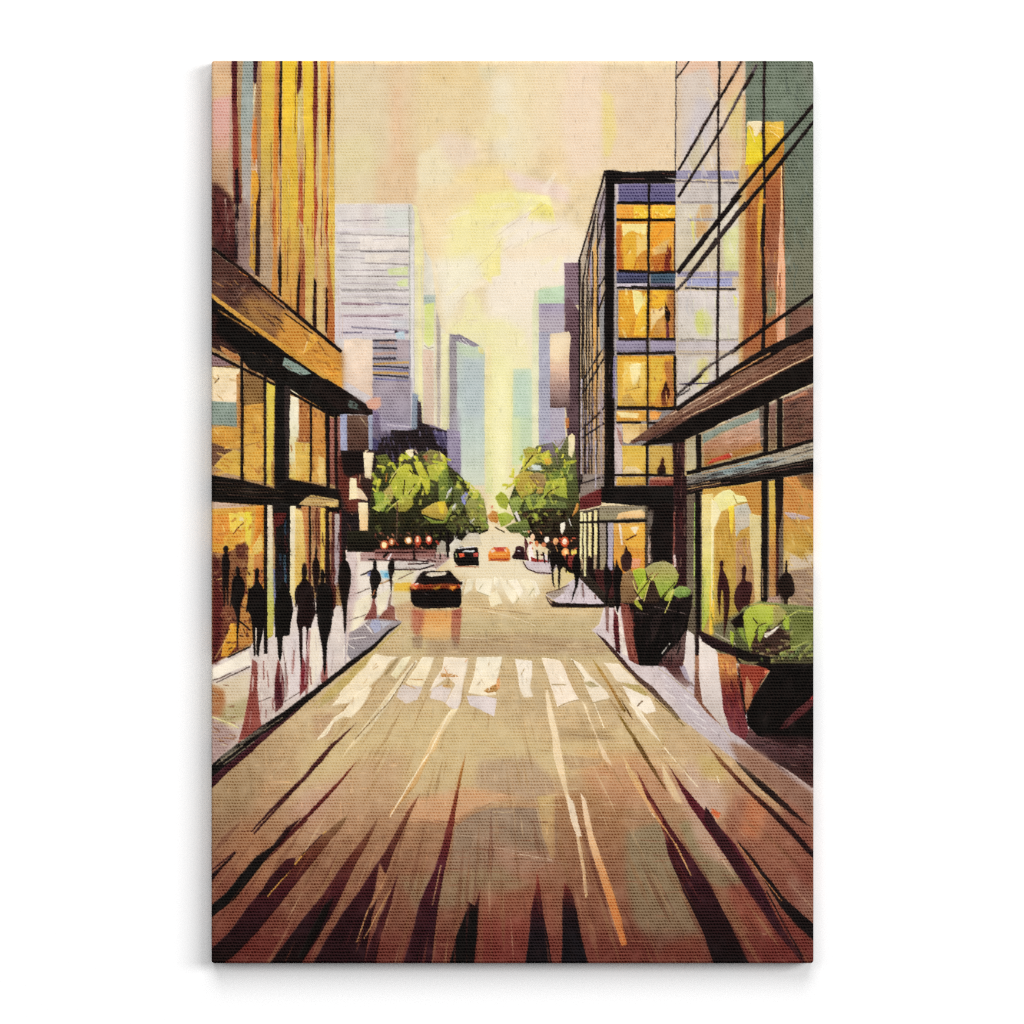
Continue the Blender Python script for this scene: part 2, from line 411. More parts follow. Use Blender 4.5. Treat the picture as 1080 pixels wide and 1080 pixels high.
@ rgf rg painted_window | lit orange and yellow windows crossed by dark bars
r 8c8480 638,181 716,520
r 746c92>5c5880 650,194 712,213 x5
r c8bcc0 648,194 652,213 b.7
r e0962c 650,216 712,236
p e8a238 650,216 668,216 668,232 650,232
p e9bc30>eec838 668,217 683,217 683,231 668,231
p e9be34>eeb830 687,217 712,217 712,231 687,231
k f4d868/e0a030 690,219 708,219 708,229 690,229 n10 l6 w2-1 t60
k f4d868/e0a030 670,219 682,219 682,229 670,229 n6 l6 w2-1 t60
p e0a83a>dc9c30>b87028 650,236 712,236 712,286 650,286
p c46a2c>c86a28 650,238 655,236 656,250 654,260 656,285 650,285 b.8
p e6b234>e3ac2e 656,250 664,244 670,246 671,270 668,284 658,284 b.5
p f0e08c 656,236 682,236 681,248 672,246 668,243 662,245 657,250
p e8c468 671,248 683,248 683,262 676,266 671,272 b.6
p d08c30 671,272 683,263 683,285 669,285 b.8
p e89c28 686,246 690,238 696,235 711,236 708,248 700,252 694,260 687,262 b.5
p d8ac60 688,262 700,255 706,252 703,268 688,270 b.8
p c07828>b06028 687,270 702,266 701,285 687,285 b.8
p 7a3020 703,262 704,256 705,264 707,258 708,272 706,276 707,286 700,286 701,270
p e0a040 708,240 712,240 712,284 709,284 b.6
r 57597c>3c3c52 650,287 683,299 x6
r 4a6478>3d4c5c 686,288 712,299 x6
r c6bcc4 650,299 683,304 x4 b.4
r 746c80 686,299 712,303
p d9982c>dc9a28>d49028 652,306 712,306 712,356 652,356
p e0a42c 654,310 666,306 668,330 664,352 654,352 b1.5
p ece08c 667,306 677,308 679,320 674,328 670,336 668,320
p eec230>e8b430 680,310 684,306 684,354 668,354 671,336 676,326
p efb72c 688,306 704,306 700,318 702,322 692,330 687,320 b.6
p eed08c 686,325 694,326 700,322 702,330 696,336 690,342 686,350
p c89040 692,338 698,335 704,334 703,346 694,354 688,354 b.8
p b87838 703,310 712,310 712,354 704,354 b1
p 1e1412 701,318 704,325 707,330 706,338 703,342 701,334
p 5a2430 702,340 705,342 706,356 702,356
r 9990a8>8c8498 648,359 683,371 x5
r a498b0>948ca0 686,359 712,371 x5
p d59630>d89a30>d09434 651,375 712,375 712,430 651,430
m 14100f w10 643,184 642,340 642,340 643,520
p 1a1615 637,180 642,179 665,182 690,180 713,180 713,188 700,187 712,190 712,193 645,194
m 5a3a34 w1 N 698,183 712,184 655,189 680,189
m 17120f w3.2-3 651,214 712,214 650,232 712,232 652,286 683,287 683,288 712,287
m 17120f w2.2 650,303 684,304 684,304 712,305
m 17120f w3 666,303 684,304 684,304 712,303 652,358 683,358 650,373 712,372 686,358 712,358
m 1c1714 w3-2.4 684.5,194 684,236 684,236 683.5,300 683.5,300 682.5,380 682.5,380 683,470
m b0a8a4 w1.2 b.3 649,196 649,500
m c8beb8 w1.4 b.4 713,194 713,440
m 3a2a20 w1.6 711,236 711,286 711,306 711,356 711,376 711,430
@ rb - painted_building | right building of tall glass panes and dark slanted bars
@ rbg rb painted_glass | pale translucent glass pane with slanted bars
p d6c0a4>d4c2a4>c9b89c>b8a88c 713,64 788,64 788,445 713,445
p d2c4b4 718,78 756,68 760,130 730,200 718,200 b3
p c8c0c0 735,100 752,110 745,160 720,190 722,150 b4 a.9
p e0bca0 714,64 758,64 757,100 745,70 720,80 b2 a.9
p c8bc90 725,165 740,140 740,200 726,175 b3 a.7
p d8c47e 766,100 778,80 784,120 780,180 770,180 768,130 b3 a.9
p dcb48c 760,64 784,64 785,90 766,110 761,100 b3 a.8
p cfa878 783,100 788,100 788,180 782,180 b1 a.8
p d8b898 760,140 780,150 778,178 758,178 b3 a.6
r 9a94ac>8c88a0 713,180 779,189 x5 b.5
r c4bcb4>c8c0b8 713,193 779,212 b.5
m 766c70 w2 b.4 713,191 778,193
r a49c98 718,212 779,215 b.7
p d0c8b4>c9bc9c 713,215 779,215 779,286 713,286 b.6
p d6a868 738,216 750,216 750,225 745,245 734,252 734,230 b1.5 a.9
p c8b090 740,220 752,218 752,232 744,240 b2 a.7
p e0d878 727,225 732,235 732,258 730,250 b1
p d2d494 762,244 779,236 779,285 764,285 b1.5 a.95
p d8d0bc 758,215 779,215 779,236 765,245 758,240 b2
r aaa4a4 725,230 755,233 b.7
r a49cac>9c98b4 714,286 779,292 x5 b.5
r 9698bc>a0a4c4 724,293 772,302 x5 b.7
m 4a4440 w2.6 b.4 722,304 776,305
p d2cac4>cfc8b8 715,307 779,307 779,358 715,358 b.5
p cfcf90 733,330 742,324 750,335 751,352 740,355 733,345 b2
e cbd070 733,328 742,352 b1.5 a.8
p dcdc70 773,310 777,315 776,325 774,320 b.7
m 8a847c w1.8 b.4 717,358 756,359 757,359 778,358
r c2baba>c8bfbc 715,360 779,370 b.6
m a49c9c w1.6 b.5 717,373 755,373
p cdc4b8>c4bcb4 714,375 779,375 779,445 714,440 b1
p d4cc7c 735,380 745,377 748,400 736,410 b2 a.9
m 2c2624 w2-1.7 713,83 727,64
@ rbw rb painted_window | amber lit window and grey green wall behind the bars
p 6c7968>6c7866>6e7560>6a6650>6c5a48 786,64 858,64 858,380 786,400
p 76846f 800,70 850,75 845,130 790,120 b8 a.6
p 7c8070 840,64 858,64 858,110 850,90 b5 a.6
p 8a8468 795,64 802,64 788,90 785,80 b3 a.5
p 777862 828,260 858,255 858,330 828,330 b6 a.8
p 7a5444 832,325 858,322 858,345 830,370 b3
p cf9a52>b8763c>b06a38>a86638>9c6a44 781,175 826,170 828,370 781,395 b1
p cfb070>c9a468 779,180 787,172 786,230 783,400 779,400 b1.5 a.9
p c4853a>a8602e>a8623a>a06040 788,200 805,180 826,170 825,330 806,330 800,360 786,375 b2
p dcb034>e0b02a>d6a030 788,130 826,128 827,160 808,175 790,190 787,150
p e6d028>e4cc26 788,134 806,146 806,168 796,173 786,174 787,150
p f0e0b0 788,128 806,128 805,138 800,140 798,144 795,143 794,136 791,132 787,134
p e4b83c 808,128 826,130 826,146 815,142 809,140 
m f2d890 w1 N 811,132 824,136 812,138 822,145 790,134 796,150
p c07c2c 808,172 827,150 826,172 808,186 b1
p e0b030>d8a02c 800,198 805,186 804,230 801,280 798,240 b1
p d0a040 803,215 806,220 803,300 799,310 798,280 b2 a.7
p b06434>a05c38>9a5c40>8a6850 807,195 824,180 824,230 822,310 806,310 b.8
p 86805c 808,308 818,306 820,330 808,340 b2
m f4c888 w1.4-2 824,175 824,230
p eab890>e4a880>d8a078 823,222 825,222 826,262 828,280 828,360 820,366 818,340 820,280
p b06030>a8683c 786,345 820,330 818,370 786,390 b3 a.6
m 4a3028 w1.4 b.4 825,170 827,240
@ rbm rb painted_bar | dark slanted bars and mullions over the glass
m 2a2220 w2-2.6 759,64 757,130 757,130 758,185
m 3a3432 w3-2.6 758,64 758,72
m 2a2220 w3-3 758,185 758,240 758,240 757,300 757,300 756,402
m 5a5254 w1.4 713,64 712,180
m 2a2020 w3.4-2.6 806,64 805,130 805,130 806,210
m 221a18 w3-5 806,215 804,260 804,260 806,330 806,330 804,375
m 4c403c w3 782,64 772,82
m 241c1a w3.4-2.6 773,80 757,107 757,107 715,180
m 574c50 w2.6-3.2 798,68 793,77
m 241c1a w4 794,77 783,95
m 544848 w3-2.6 783,95 762,134
m 241c1a w2.8-3 762,134 715,208
m 1e1816 w4-4.6 858,110 806,170 806,170 772,212
m 1e1816 w6-5 780,205 745,248 745,248 714,288
m 1e1816 w3.4-5 858,128 808,190 808,190 782,222
m 332a28 w6-4.4 787,214 757,252 757,252 726,292
m 4a4444 w3 728,290 713,307
m 1e1816 w4.4 858,311 805,347 805,347 770,372
m 544c48 w3.4-2.6 775,368 745,388 745,388 712,418
m 1e1816 w3 740,395 726,407
@ rbc rb painted_canopy | dark overhanging ledge of the right building
p 1c1614 858,345 820,362 790,384 750,408 718,432 700,446 690,456 700,462 740,440 858,370
p 6b4634>70483a>5c3c34 858,358 820,376 780,398 740,424 700,452 668,464 690,466 740,452 800,420 858,384
p 1c1614 858,372 826,386 812,398 858,392
m c88c48 w1.2 N 832,372 790,396
@ rd - painted_road | golden brown wet street with streaked reflections
p dcc898>d4bc8a>cdb585>c8ae80>bf9c70>a8805a>906246>7a4636 223,560 858,560 858,1016 223,1016 x4
p e6d9b4 480,560 560,560 580,600 560,640 470,600 b6
p b89a70>a48860>86604a>703c34 223,815 300,760 250,900 240,1016 223,1016 b8
p ae7a50 223,900 260,860 300,900 240,1000 223,1000 b10 a.6
p c4b080 440,650 640,650 680,700 420,690 b5
p b09470 450,672 560,668 640,678 640,690 450,692 b3 a.7
p d2bc86 330,770 480,740 640,800 560,840 300,850 b12 a.8
p c09a72 380,800 430,790 420,850 330,900 300,880 b10 a.7
p b79270 330,755 352,750 350,778 330,780 b3 a.6
p c49b84 320,830 370,820 330,870 300,860 b8 a.6
p d8a878 430,845 490,830 560,838 500,852 476,868 430,866 b3 a.8
p b4987a 505,802 560,798 590,830 560,845 500,830 b4 a.7
p a48c70>9c8466>9a7a5c 480,872 500,858 520,852 560,852 600,856 600,900 560,920 470,930 b1.5
p a08a62>96805e 420,925 530,915 560,935 500,955 440,960 b4 a.9
p b88a6c 500,880 560,900 600,890 600,930 540,925 b6 a.5
p a86848>945040 500,940 640,930 640,1016 500,1016 b6 a.55
p 904638 505,970 560,968 560,1016 500,1016 b4 a.6
p c8ad72>c0a06a>b89464 566,840 585,838 585,905 580,905 572,880 b1.2
p b08454>986c4c>8c5640 585,840 660,830 665,1016 585,1016 b4 a.8
p d8a868 600,790 690,796 680,840 620,830 b8 a.6
p c08c68 610,812 680,796 730,830 700,850 640,850 b6 a.6
p 968a68>938660>8c7c5c 660,878 705,862 712,910 735,970 750,1016 700,1016 668,970 660,930 b4 a.85
p 9c6540>8c4a38 700,998 735,985 750,1016 690,1016 b4 a.8
p 9c8e62>968660>8e7a58 715,868 745,858 790,930 768,938 740,930 b2.5
p c8a488 712,830 745,840 775,920 740,900 b4 a.8
p ccb09a 715,800 760,820 770,860 735,860 b6 a.7
p c6ae66 735,795 765,800 765,825 740,820 b4 a.7
p ac785a>9c664c>8c5642 775,830 858,880 858,960 800,930 760,880 b6
p c87f52 790,838 810,850 800,885 780,880 b5 a.8
p d87040 750,852 760,858 757,864 750,858 b1
p 96594a>7e4638 820,830 858,835 858,900 830,880 b4 a.7
p 92523e>94543e>82443a 765,935 800,930 858,1000 858,1016 800,1016 b4
p b09878 830,920 858,940 858,975 840,960 b4 a.7
p e0c490 670,800 730,796 720,812 690,810 b3 a.5
p d0b880 592,770 700,765 700,790 592,792 b3 a.6
p b09468 588,768 640,770 650,780 590,782 b2 a.7
p b89a74 590,796 636,800 630,808 600,812 b1.5 a.7
m a88a60 w1 b.3 N a.8 500,640 560,648 530,672 600,682 500,672 540,678
m e8d6b0 w.9 N a.75 515,645 545,652 545,652 565,660 413,669 485,675 485,672 515,674 540,900 582,907
m d8c0a0 w.8 N a.45 630,862 692,867 694,869 710,870 820,902 850,904 510,892 560,900 480,880 520,885 560,905 600,912 630,780 700,790 720,790 760,800
m 8a6c50 w1 N a.5 500,852 560,853 505,853 520,846 540,905 600,912 560,940 610,942 600,774 640,780
p 6c2c26 223,900 300,960 330,1016 223,1016 b12 a.45
p 742e2a 858,880 858,1016 790,1016 820,960 b12 a.4
p 6c2c26 223,985 858,985 858,1016 223,1016 b7 a.45
// crosswalk far
@ cwf rd painted_crosswalk | far crossing with pale bars
p e6dcbc 485,612 490,611 488,622 485,640
p efe6c6 502,610 520,611 518,626 516,629 503,624 501,618 v3
p efe6c6 521,608 527,611 526,620 521,616
p ece2be 492,611 500,610 498,622 489,628
p eee4c2 474,613 482,612 478,626 470,634
p efe6c8 558,611 566,614 570,626 565,630
p e8dcb4 515,628 524,622 530,636 518,640
p f2e8cc 536,612 545,611 552,624 548,630
p f0e6c4 527,608 534,613 538,620 545,624 544,634 540,637 535,628 530,618
p ebe0ba 549,612 556,610 565,620 562,632 556,622
m a8a078 w.8 N 505,622 509,616 517,629 503,624 544,636 547,630 558,628 563,620
// crosswalk near
@ cwn rd painted_crosswalk | near crossing with pale palette knife bars
p b8a468 385,697 395,690 375,715 350,738 335,748 345,728 b.8
p f0e2c0>ecdcb4>eee0be 393,691 420,693 412,697 404,710 395,719 384,729 368,741 350,745 362,728 377,710
p eadab4 367,720 388,722 380,728 370,726 360,737 358,731
p eedfba 388,724 392,726 384,742 371,757 362,756 350,764 342,776 334,780 344,768 352,757 362,750 370,740 377,730
m f4e8c8 w1.6-1 351,762 344,775 344,775 334,780
p f0e6bc>ece0b0 424,694 434,692 426,706 418,716 412,712
p a89060 404,712 418,694 421,695 408,712 b.4
m f2e4c0 w1 N 398,712 412,695 395,690 416,695 366,730 356,742
p f2e6c4>eeddb0 445,693 458,693 454,706 446,724 432,724 428,720 438,705
p d8cabc 422,722 446,724 440,738 428,742 418,735 b.6
m c89c60 w1.2 N 432,716 446,717 428,722 438,726 
p e8d8ae>dcc694 434,700 440,698 424,722 404,752 390,770 370,790 360,800 366,790 384,766 402,742 420,718
m f6ecd0 w1.8-1 439,697 418,728 418,728 402,750 404,745 396,760
m 8c6c40 w1 438,698 412,738 412,738 374,780
p f2e4c8>eedfc4>dccfc4 468,693 494,694 492,708 488,722 486,740 482,748 474,746 470,742 480,722 473,714 462,722 455,728 452,730 458,718 466,706
p d9cdc4>dacbbc 456,726 468,722 476,727 470,741 460,738 453,736 b.4
p c8904c 464,710 480,711 484,714 466,714
p cba468 468,722 476,723 474,726 466,724
m e8a870 w1 N 490,699 493,695 468,704 474,714
p f0e8cc>efe0bc 503,693 530,693 527,706 524,718 522,728 523,733 511,734 494,731 500,712
p d8ccc6 492,734 511,734 524,737 521,756 506,748 495,744 b.4
p b88a4c 510,728 525,720 527,722 524,729 514,731
p e0a468 524,716 527,714 527,726 523,727 b.4
p f0e6d0>ecdfc4 543,695 561,697 561,712 559,724 562,735 552,736 548,727 546,710
m b09868 w.8 N 549,712 553,705 546,729 548,736
p f2e2c4>ecdcc4 571,694 590,696 597,708 604,724 611,739 600,742 588,747 583,730 577,712
m a89060 w1.3 N 582,722 597,722 588,746 598,741 598,741 611,738
p c8ac7c 591,696 596,697 606,718 609,736 602,722 b.4
p f2e6c8>eedfc2 601,694 612,700 622,713 632,722 640,730 644,737 634,738 626,742 621,732 614,715 608,704
p b8a878 615,720 622,718 632,724 622,725 b.4
m a89468 w1 N 622,742 643,737 603,696 616,716
p eedfc0>e8d8ba 637,699 652,700 664,712 674,722 660,722 650,718
p ece0c8>f0e4cc 656,723 668,728 686,736 692,750 682,753 672,748 664,738
p bca868 656,720 672,722 684,732 680,734 668,728 b.3
m 6a5030 w1.4 672,745 677,739
p efe2c4>d8c090 664,738 676,750 688,768 696,782 684,772 672,756
m f4e8cc w1 N 664,742 696,782 675,752 690,770
// light and dark perspective streaks on the street
@ st rd painted_streak | dark maroon and pale streaks fanning toward the viewer
p eedcac>d8b070>c89858 476,748 483,747 474,764 465,776 460,790 454,796 440,826 420,850 410,864 412,856 432,830 448,796 456,778 466,762
m fae8c0 w1.4-1 475,750 452,795 452,795 432,826 432,826 411,862
p f0dcb4>e0c088 575,728 578,728 586,762 590,780 595,810 600,838 606,858 616,910 620,945 617,948 614,920 607,880 601,862 596,838 584,800 582,776 577,750
p eed8b4>e8c088>de9850>d88a44 612,836 618,845 626,880 634,905 645,935 655,968 661,996 655,998 648,975 634,930 622,893 616,864
p eedcb8 598,838 604,845 609,862 613,882 609,884 604,870 600,856
m b48858 w1.2 N 612,882 622,930
p f0dcb0>e4c498 613,738 618,745 630,778 644,803 646,810 636,800 628,776 618,752
m f2e0b8 w1.3 N 627,742 637,768 700,788 736,830 660,808 690,862 665,812 705,886 756,818 758,826
p d8b880>e0a868>cc8c4c 656,796 664,808 684,838 700,866 712,890 728,924 722,914 700,876 680,846 664,820
p e0c898>d8b888 698,805 712,830 720,848 712,846 700,825 b.8
p 9a7c30>b8904c>a87c3c>8a6c30 624,694 634,706 650,732 660,750 658,752 644,728 630,706
p 907430>6c4c24>8a6034 650,752 655,756 676,786 690,810 704,836 700,832 684,808 668,782
p 7a5c2c>5a3c20 652,733 662,748 668,760 664,756 b.3
// dark streaks left
p 5a3428>4a2424>3c1c1c 376,762 366,773 350,790 340,803 326,818 300,846 268,880 267,878 296,846 322,816 336,799 350,784
p 4a2424>3c1e20 336,806 316,826 290,852 265,878 264,877 288,850 312,826
p 8a4428>5c2020>3c1818 377,802 368,815 346,841 322,866 300,888 290,896 291,892 318,864 342,839 364,816
p 3c1a1c>1e1816>161614>171412 318,862 308,874 297,888 282,905 266,925 248,948 232,961 223,968 223,954 238,942 254,922 270,903 281,896 288,891 302,873
m 5a2420 w2-1 324,864 292,896 292,896 280,908
p 2a1818 223,922 232,914 246,900 250,898 244,906 234,916 223,930
m 4a2424 w1.6 223,918 248,898
p 9c7c50>6c3a28>4a1e22>30181c>1f1714 367,859 363,868 350,884 334,905 314,930 296,953 272,982 250,1005 236,1016 223,1016 223,1000 240,985 262,955 284,930 298,922 318,902 334,886 352,870
m d8a848 w1.4-1 344,876 324,896 324,896 282,946
m 3a1c1c w1.4 340,880 318,902
p 4a2022>2c181a 312,904 302,906 285,925 272,945 282,944 298,926 310,914 b.4
p 8a6040>6c3828>4c2024>2c181c>201614 399,862 394,876 384,896 374,914 362,940 348,968 330,998 318,1016 284,1016 302,992 320,968 340,944 356,920 370,900 386,880
p 181512 352,945 345,965 335,985 320,1012 314,1010 328,980 342,955
p a06844>6a3c2c>4a2024>32181c>2c181c 443,836 436,852 423,880 413,904 402,935 392,968 384,1016 330,1016 346,988 362,962 380,938 396,912 405,900 418,876 430,854
m c89c60 w1.4-1 405,930 388,960 388,960 376,994 412,938 400,960 400,960 384,990
p 5a2828>3a1c20 420,920 412,940 400,968 388,1000 384,1016 396,1016 402,985 412,955
p c09060 400,910 408,925 398,948 390,960 396,935 b1 a.8
p b07838 491,793 489,808 485,830 481,830 486,810
p 9a5428>80382a>52202a>3c1c22>361a20 486,815 482,845 477,880 470,912 462,955 455,1016 425,1016 436,978 443,950 449,936 458,918 465,895 472,868 480,836
p 6c2c2c>42202a>361a20 466,912 464,930 460,955 455,990 450,980 456,945 b.3
m c09868 w1.1 465,912 456,955
p 8a3c34>1a1714>161614>191614 507,936 505,950 504,980 500,1016 474,1016 482,985 488,970 494,955 492,950 500,955
p a0402c>4c2024>221a1e>1e1a1c 566,920 570,940 573,965 578,990 582,1016 554,1016 558,985 560,960 564,940
p 8a3c30>2c1c1e>1c191c>1c1a1e 595,930 604,944 608,960 612,985 620,1016 592,1016 593,980 593,950
p 8a4434>5c2424>4c2026>3a1c22>2a181a>1c1616 670,810 684,836 700,862 722,894 748,932 770,975 790,1016 752,1016 740,980 720,940 704,900 698,868 682,842
p 8a4434 683,840 698,862 700,876 710,900 700,880 690,855 b.6
m d0a060 w2.4-1.2 690,858 712,890 712,890 729,924
p 4a2020 703,880 712,905 724,930 720,934 708,905 b.5
p 6a3430>5c2028>541f28>48202a>3c2026>4a2828 702,802 712,818 728,838 748,860 776,892 800,930 826,980 850,1016 846,1016 820,985 792,945 766,905 744,874 726,848
p 3c1e22 744,850 752,862 782,908 802,950 800,955 784,930 760,895 742,865 b.4
p 261a1a>1c1817 776,886 790,900 806,920 826,946 848,966 858,974 858,992 840,976 822,955 800,920
m c88850 w1 778,890 800,920 800,920 824,950
m 2a1c1c w1.4-2 808,940 846,1010
p a0703c>5c3024>301c1a>261a1c 744,784 764,804 788,830 820,858 858,898 858,906 835,882 805,852 780,828 760,806
p 4a3c2c>241a18>3a2420 771,796 790,812 806,826 830,848 850,868 858,874 844,866 820,848 800,830 784,814
p 7c6440>2c1c1c>201818>3c2420 770,772 785,780 810,798 840,820 858,836 858,840 840,828 816,808 790,792
m d8a048 w1.4 772,768 800,786 800,786 858,832 800,796 856,838
// pavements
@ lp - painted_pavement | pale left pavement with red brown reflections
p e4d6c0>ddd0c2>d6cac0>cdbcb0>b49c90 223,700 264,675 300,600 366,560 380,575 470,570 480,585 450,610 434,632 424,655 395,682 370,702 340,728 300,758 223,812
p dacb9e>d4bd86 223,722 264,708 262,760 240,770 223,745 b3 a.6
p b8804c>a86c44 223,722 236,728 238,745 236,756 223,756 b2
p a89c68 236,745 262,735 262,757 226,768 b3 a.7
p b0958a>a68a84 223,757 240,766 250,775 240,790 223,806 b2
m e0d890 w1.6-1 223,756 240,762 240,762 252,768
p efe6d0 223,706 262,686 266,700 240,710 223,719 b1
m 4a3c34 w1.2 224,718 244,710 228,720 264,703
p ddd2d0 300,675 340,650 350,700 330,730 300,740 b5 a.7
p ebe0c4 325,665 335,660 340,700 335,715 325,730 b2 a.8
p e6dccc 378,594 420,590 432,600 425,625 400,630 380,640 b2
p eae0c0 366,640 392,625 390,650 380,658 370,670 364,665 b1
p e8dfbe 398,628 412,620 405,645 396,655 398,640 b.8
p e0d8b0>dac898 414,600 438,600 434,625 420,635 414,625 b2
p e4ba3c 416,615 433,614 434,624 415,624 b.8
p d8c898 414,625 434,625 436,640 414,640 b2
p c8a87c 414,640 440,630 436,655 420,656 b2
p a69a98>9c9294>8f8a8e 368,667 382,660 392,650 398,648 424,655 412,668 395,680 372,698 366,690 b.5
p a8acc4 392,653 400,654 402,664 396,668 390,660 b.6
p b8b8c0 400,655 414,656 408,660 404,664
m dcd4cc w1 N 385,658 393,668 388,660 394,669 366,674 386,672 367,680 374,684
p 8a5048>96604c 410,637 416,640 417,653 420,655 398,652 408,642 b.5
p 7c3c34>8c5048 394,628 397,640 397,652 384,654 391,640
m 6c5c54 w1 N 360,632 390,620 350,640 363,637 386,648 366,655 268,742 286,735 300,740 316,730
p 8c5048>8a443a>964c40>8c443c 266,695 273,700 271,725 273,745 276,768 262,780 250,788 257,760 262,735 265,710 b.4
p 8c4438>5c2024>50202a>7a4440 293,695 296,702 299,715 300,735 298,745 290,752 289,740 290,715
p a0605c>7a1c28>7a3a38 318,690 322,700 324,712 324,725 318,732 316,735 316,712
m b08888 w4-4 b1 325,665 324,700 324,700 323,722
p c8b0ac 366,585 376,590 376,630 366,680 362,640 b2 a.8
p 4c2c28>8c6c60 297,680 302,700 303,735 300,735 300,700 a.6 b.5
p b48078>a46860>7a3c38 341,698 345,698 346,718 340,722 338,715 b.4
p 8a342c>702820 323,700 328,660 326,690 325,730 322,735 a.5 b.5
m b4a8a8 w1.6 b.4 365,640 364,700 
p 1b1614>191513 424,656 410,668 395,684 372,702 340,727 308,755 280,778 250,800 223,822 223,806 246,788 275,766 300,750 320,735 338,722 368,698 393,680 410,664
p 461f26>3c1a20 276,775 300,760 318,742 308,755 285,775 260,798 240,815 223,832 223,820 250,798
p 5c5448 232,798 262,776 286,760 284,766 260,782 234,804 d.45 N
m 9a8c70 w.9 N a.8 228,806 256,786 236,806 268,782 278,770 298,757
m c8b060 w1.2-2 b.4 424,660 396,686 396,686 372,706
p c0a860 372,706 396,686 386,702 360,728 340,738 324,750 340,734 b1.2 a.8
@ sk lp painted_kerb | far corner kerb drawn with dark lines
p b48c84>a89088 380,583 400,578 460,580 475,588 460,600 440,592 380,592 b.6
p cfc6bc 414,592 440,592 460,594 455,599 414,601
m 5c3c3c w1.6 414,583 448,583 450,590 460,592
m 2a1c1c w1.6 388,590 436,591 436,591 452,592 415,601 445,600 445,600 458,596 430,595 452,594
m 4c3c34 w1 N 420,611 436,603 380,607 395,602 400,616 412,612
p 8088b8 388,603 393,601 392,608 387,607
p 9cc8d4 400,602 412,602 413,610 403,610
p 58a8cc 405,604 409,604 409,609 405,608
m 1c1614 w1.4 380,607 391,602 389,590 398,590
m b88848 w1.2 N 400,616 410,612 
@ rp - painted_pavement | pale lilac right pavement beside the planters
p dccfcc>d2c4c2>c8bcb8>c0b0a8 648,600 700,690 858,770 858,850 780,805 720,760 690,735 624,664 632,658
p ccc0c4>bfb4b8>b8aaa8 690,700 740,715 790,770 820,805 800,812 760,790 725,760 b4 a.8
p b8a898>b09080 770,785 800,790 858,840 858,850 800,815 b4 a.7
m b8a890 w1 N 694,704 740,740 740,740 770,778 724,716 800,790
p 3e2a26>4a302a>5c4438>8a7450 628,667 640,676 656,694 672,712 690,726 710,748 718,758 714,758 694,738 672,718 652,696
m 8c7440 w1.3 690,737 722,766 
p e8dccc 640,640 648,640 652,640 662,692 656,690 650,670 b.5
@ isl - painted_pavement | lilac corner kerb island with dark edge
p cbbfc4>d2c5c2 553,592 590,588 640,592 634,605 600,606 570,606 556,600
m 4c3430 w1.4 551,592 556,600 556,600 566,604 566,604 582,605 582,605 606,604
p dcc88c 590,594 606,600 610,620 586,622 582,606 b1.5
p e8d468 596,600 602,598 602,606 596,604 b.6 a.8
p c8bcc0>d2c6c8>cdbfc4 576,628 590,622 603,612 612,608 622,610 634,620 650,636 650,638 590,637
p a89888 576,627 597,619 594,626 584,632 b.5
m 5c4438 w1.2 N 576,626 600,617
p 1d1614 575,628 580,633 590,636 648,637 648,641 600,641 582,640 577,634
p c8a488 576,630 583,636 580,636
m 8a6c68 w2 b.6 N 614,615 615,630 627,627 628,632
p e6dcdc 634,620 652,634 655,632 640,615
@ lsw lf painted_window | amber shop windows of the left building
p b08a58 223,355 253,372 280,388 302,402 330,420 358,434 360,520 360,640 300,620 264,682 223,701
p 3a2420 223,352 232,360 253,372 240,375 223,366 b1
p 8f7070 223,374 233,376 246,385 223,387
p c08a50>b0703c 232,364 253,376 253,381 243,378 234,371
p b07a48>a06a40 257,380 278,392 278,395 264,388 257,386
m e8c890 w1 N 258,381 276,390
p f2dfae>efd9b0 223,387 253,388 250,410 249,424 223,423 b.4
m 6c5030 w1 N 226,404 231,399 225,386 252,388
p 8b9c8d>849488 223,423 249,424 250,450 223,448 v4
p b8874c>c88a44 249,395 254,392 254,452 250,452
p d29a3c>cc9238 223,452 235,449 254,452 254,474 238,472 223,466
p 74503a 223,467 245,475 236,480 225,492 223,490 b.4
p d8ae46>d4a840 226,491 240,478 246,474 254,477 254,504 240,500
p b49068 223,496 254,502 254,506 223,502 b.6
p 8f6c40>8a6638>94703c 257,388 278,400 278,425 257,430
p 6c4428 262,382 274,398 262,396 b1 a.6
p d49c3c>d8a440>d8aa48 257,428 278,425 278,508 257,505
m a87838 w1 N 258,470 274,466 262,456 276,456 266,430 276,432
p e4cf6c 281,391 289,396 290,401 282,397
p e2cb48>dcc24a>d8bc48 281,400 290,405 289,450 288,490 288,512 281,510
p b0803c 286,485 290,490 289,512 286,510 b.3
p efe6bc 305,404 316,411 315,417 305,412
p ece4c0>e6e2c4>e0dab0 305,417 315,420 315,462 305,460
p dcd4a0>e0d8a8>d8b84c 305,460 313,462 313,506 305,504
p a8703c>b4763c>ac6c3c 315,421 327,426 327,466 315,466
p c87c3c 316,412 326,417 326,423 316,419
p e09c38 327,422 336,423 342,429 342,432 327,426
p d8b450>d8ac48 311,466 327,468 327,508 312,506
p c8883c>cc8c3c>d0a048 329,430 343,436 343,470 344,510 329,508
p dcb868 336,480 342,484 344,510 336,510 b.5
p a08058 346,432 352,436 352,440 346,438
p a86c5c>9c6454>8a5040 347,440 353,442 353,512 347,510
p 98685c>7c4238 355,440 360,440 360,515 355,515
@ lsf lf painted_frame | black frame and pillar of the left shopfront
p 1b1815 277,372 300,385 345,412 360,428 362,440 352,438 305,410 290,402 262,388 250,372
p 1a1613 285,372 302,378 302,402 292,400
p 7f9587>8aa094 300,377 306,380 317,386 328,394 318,396 304,390 298,385
p 1c1714>241a18 330,397 345,400 362,410 400,436 388,438 360,434 345,424 326,412
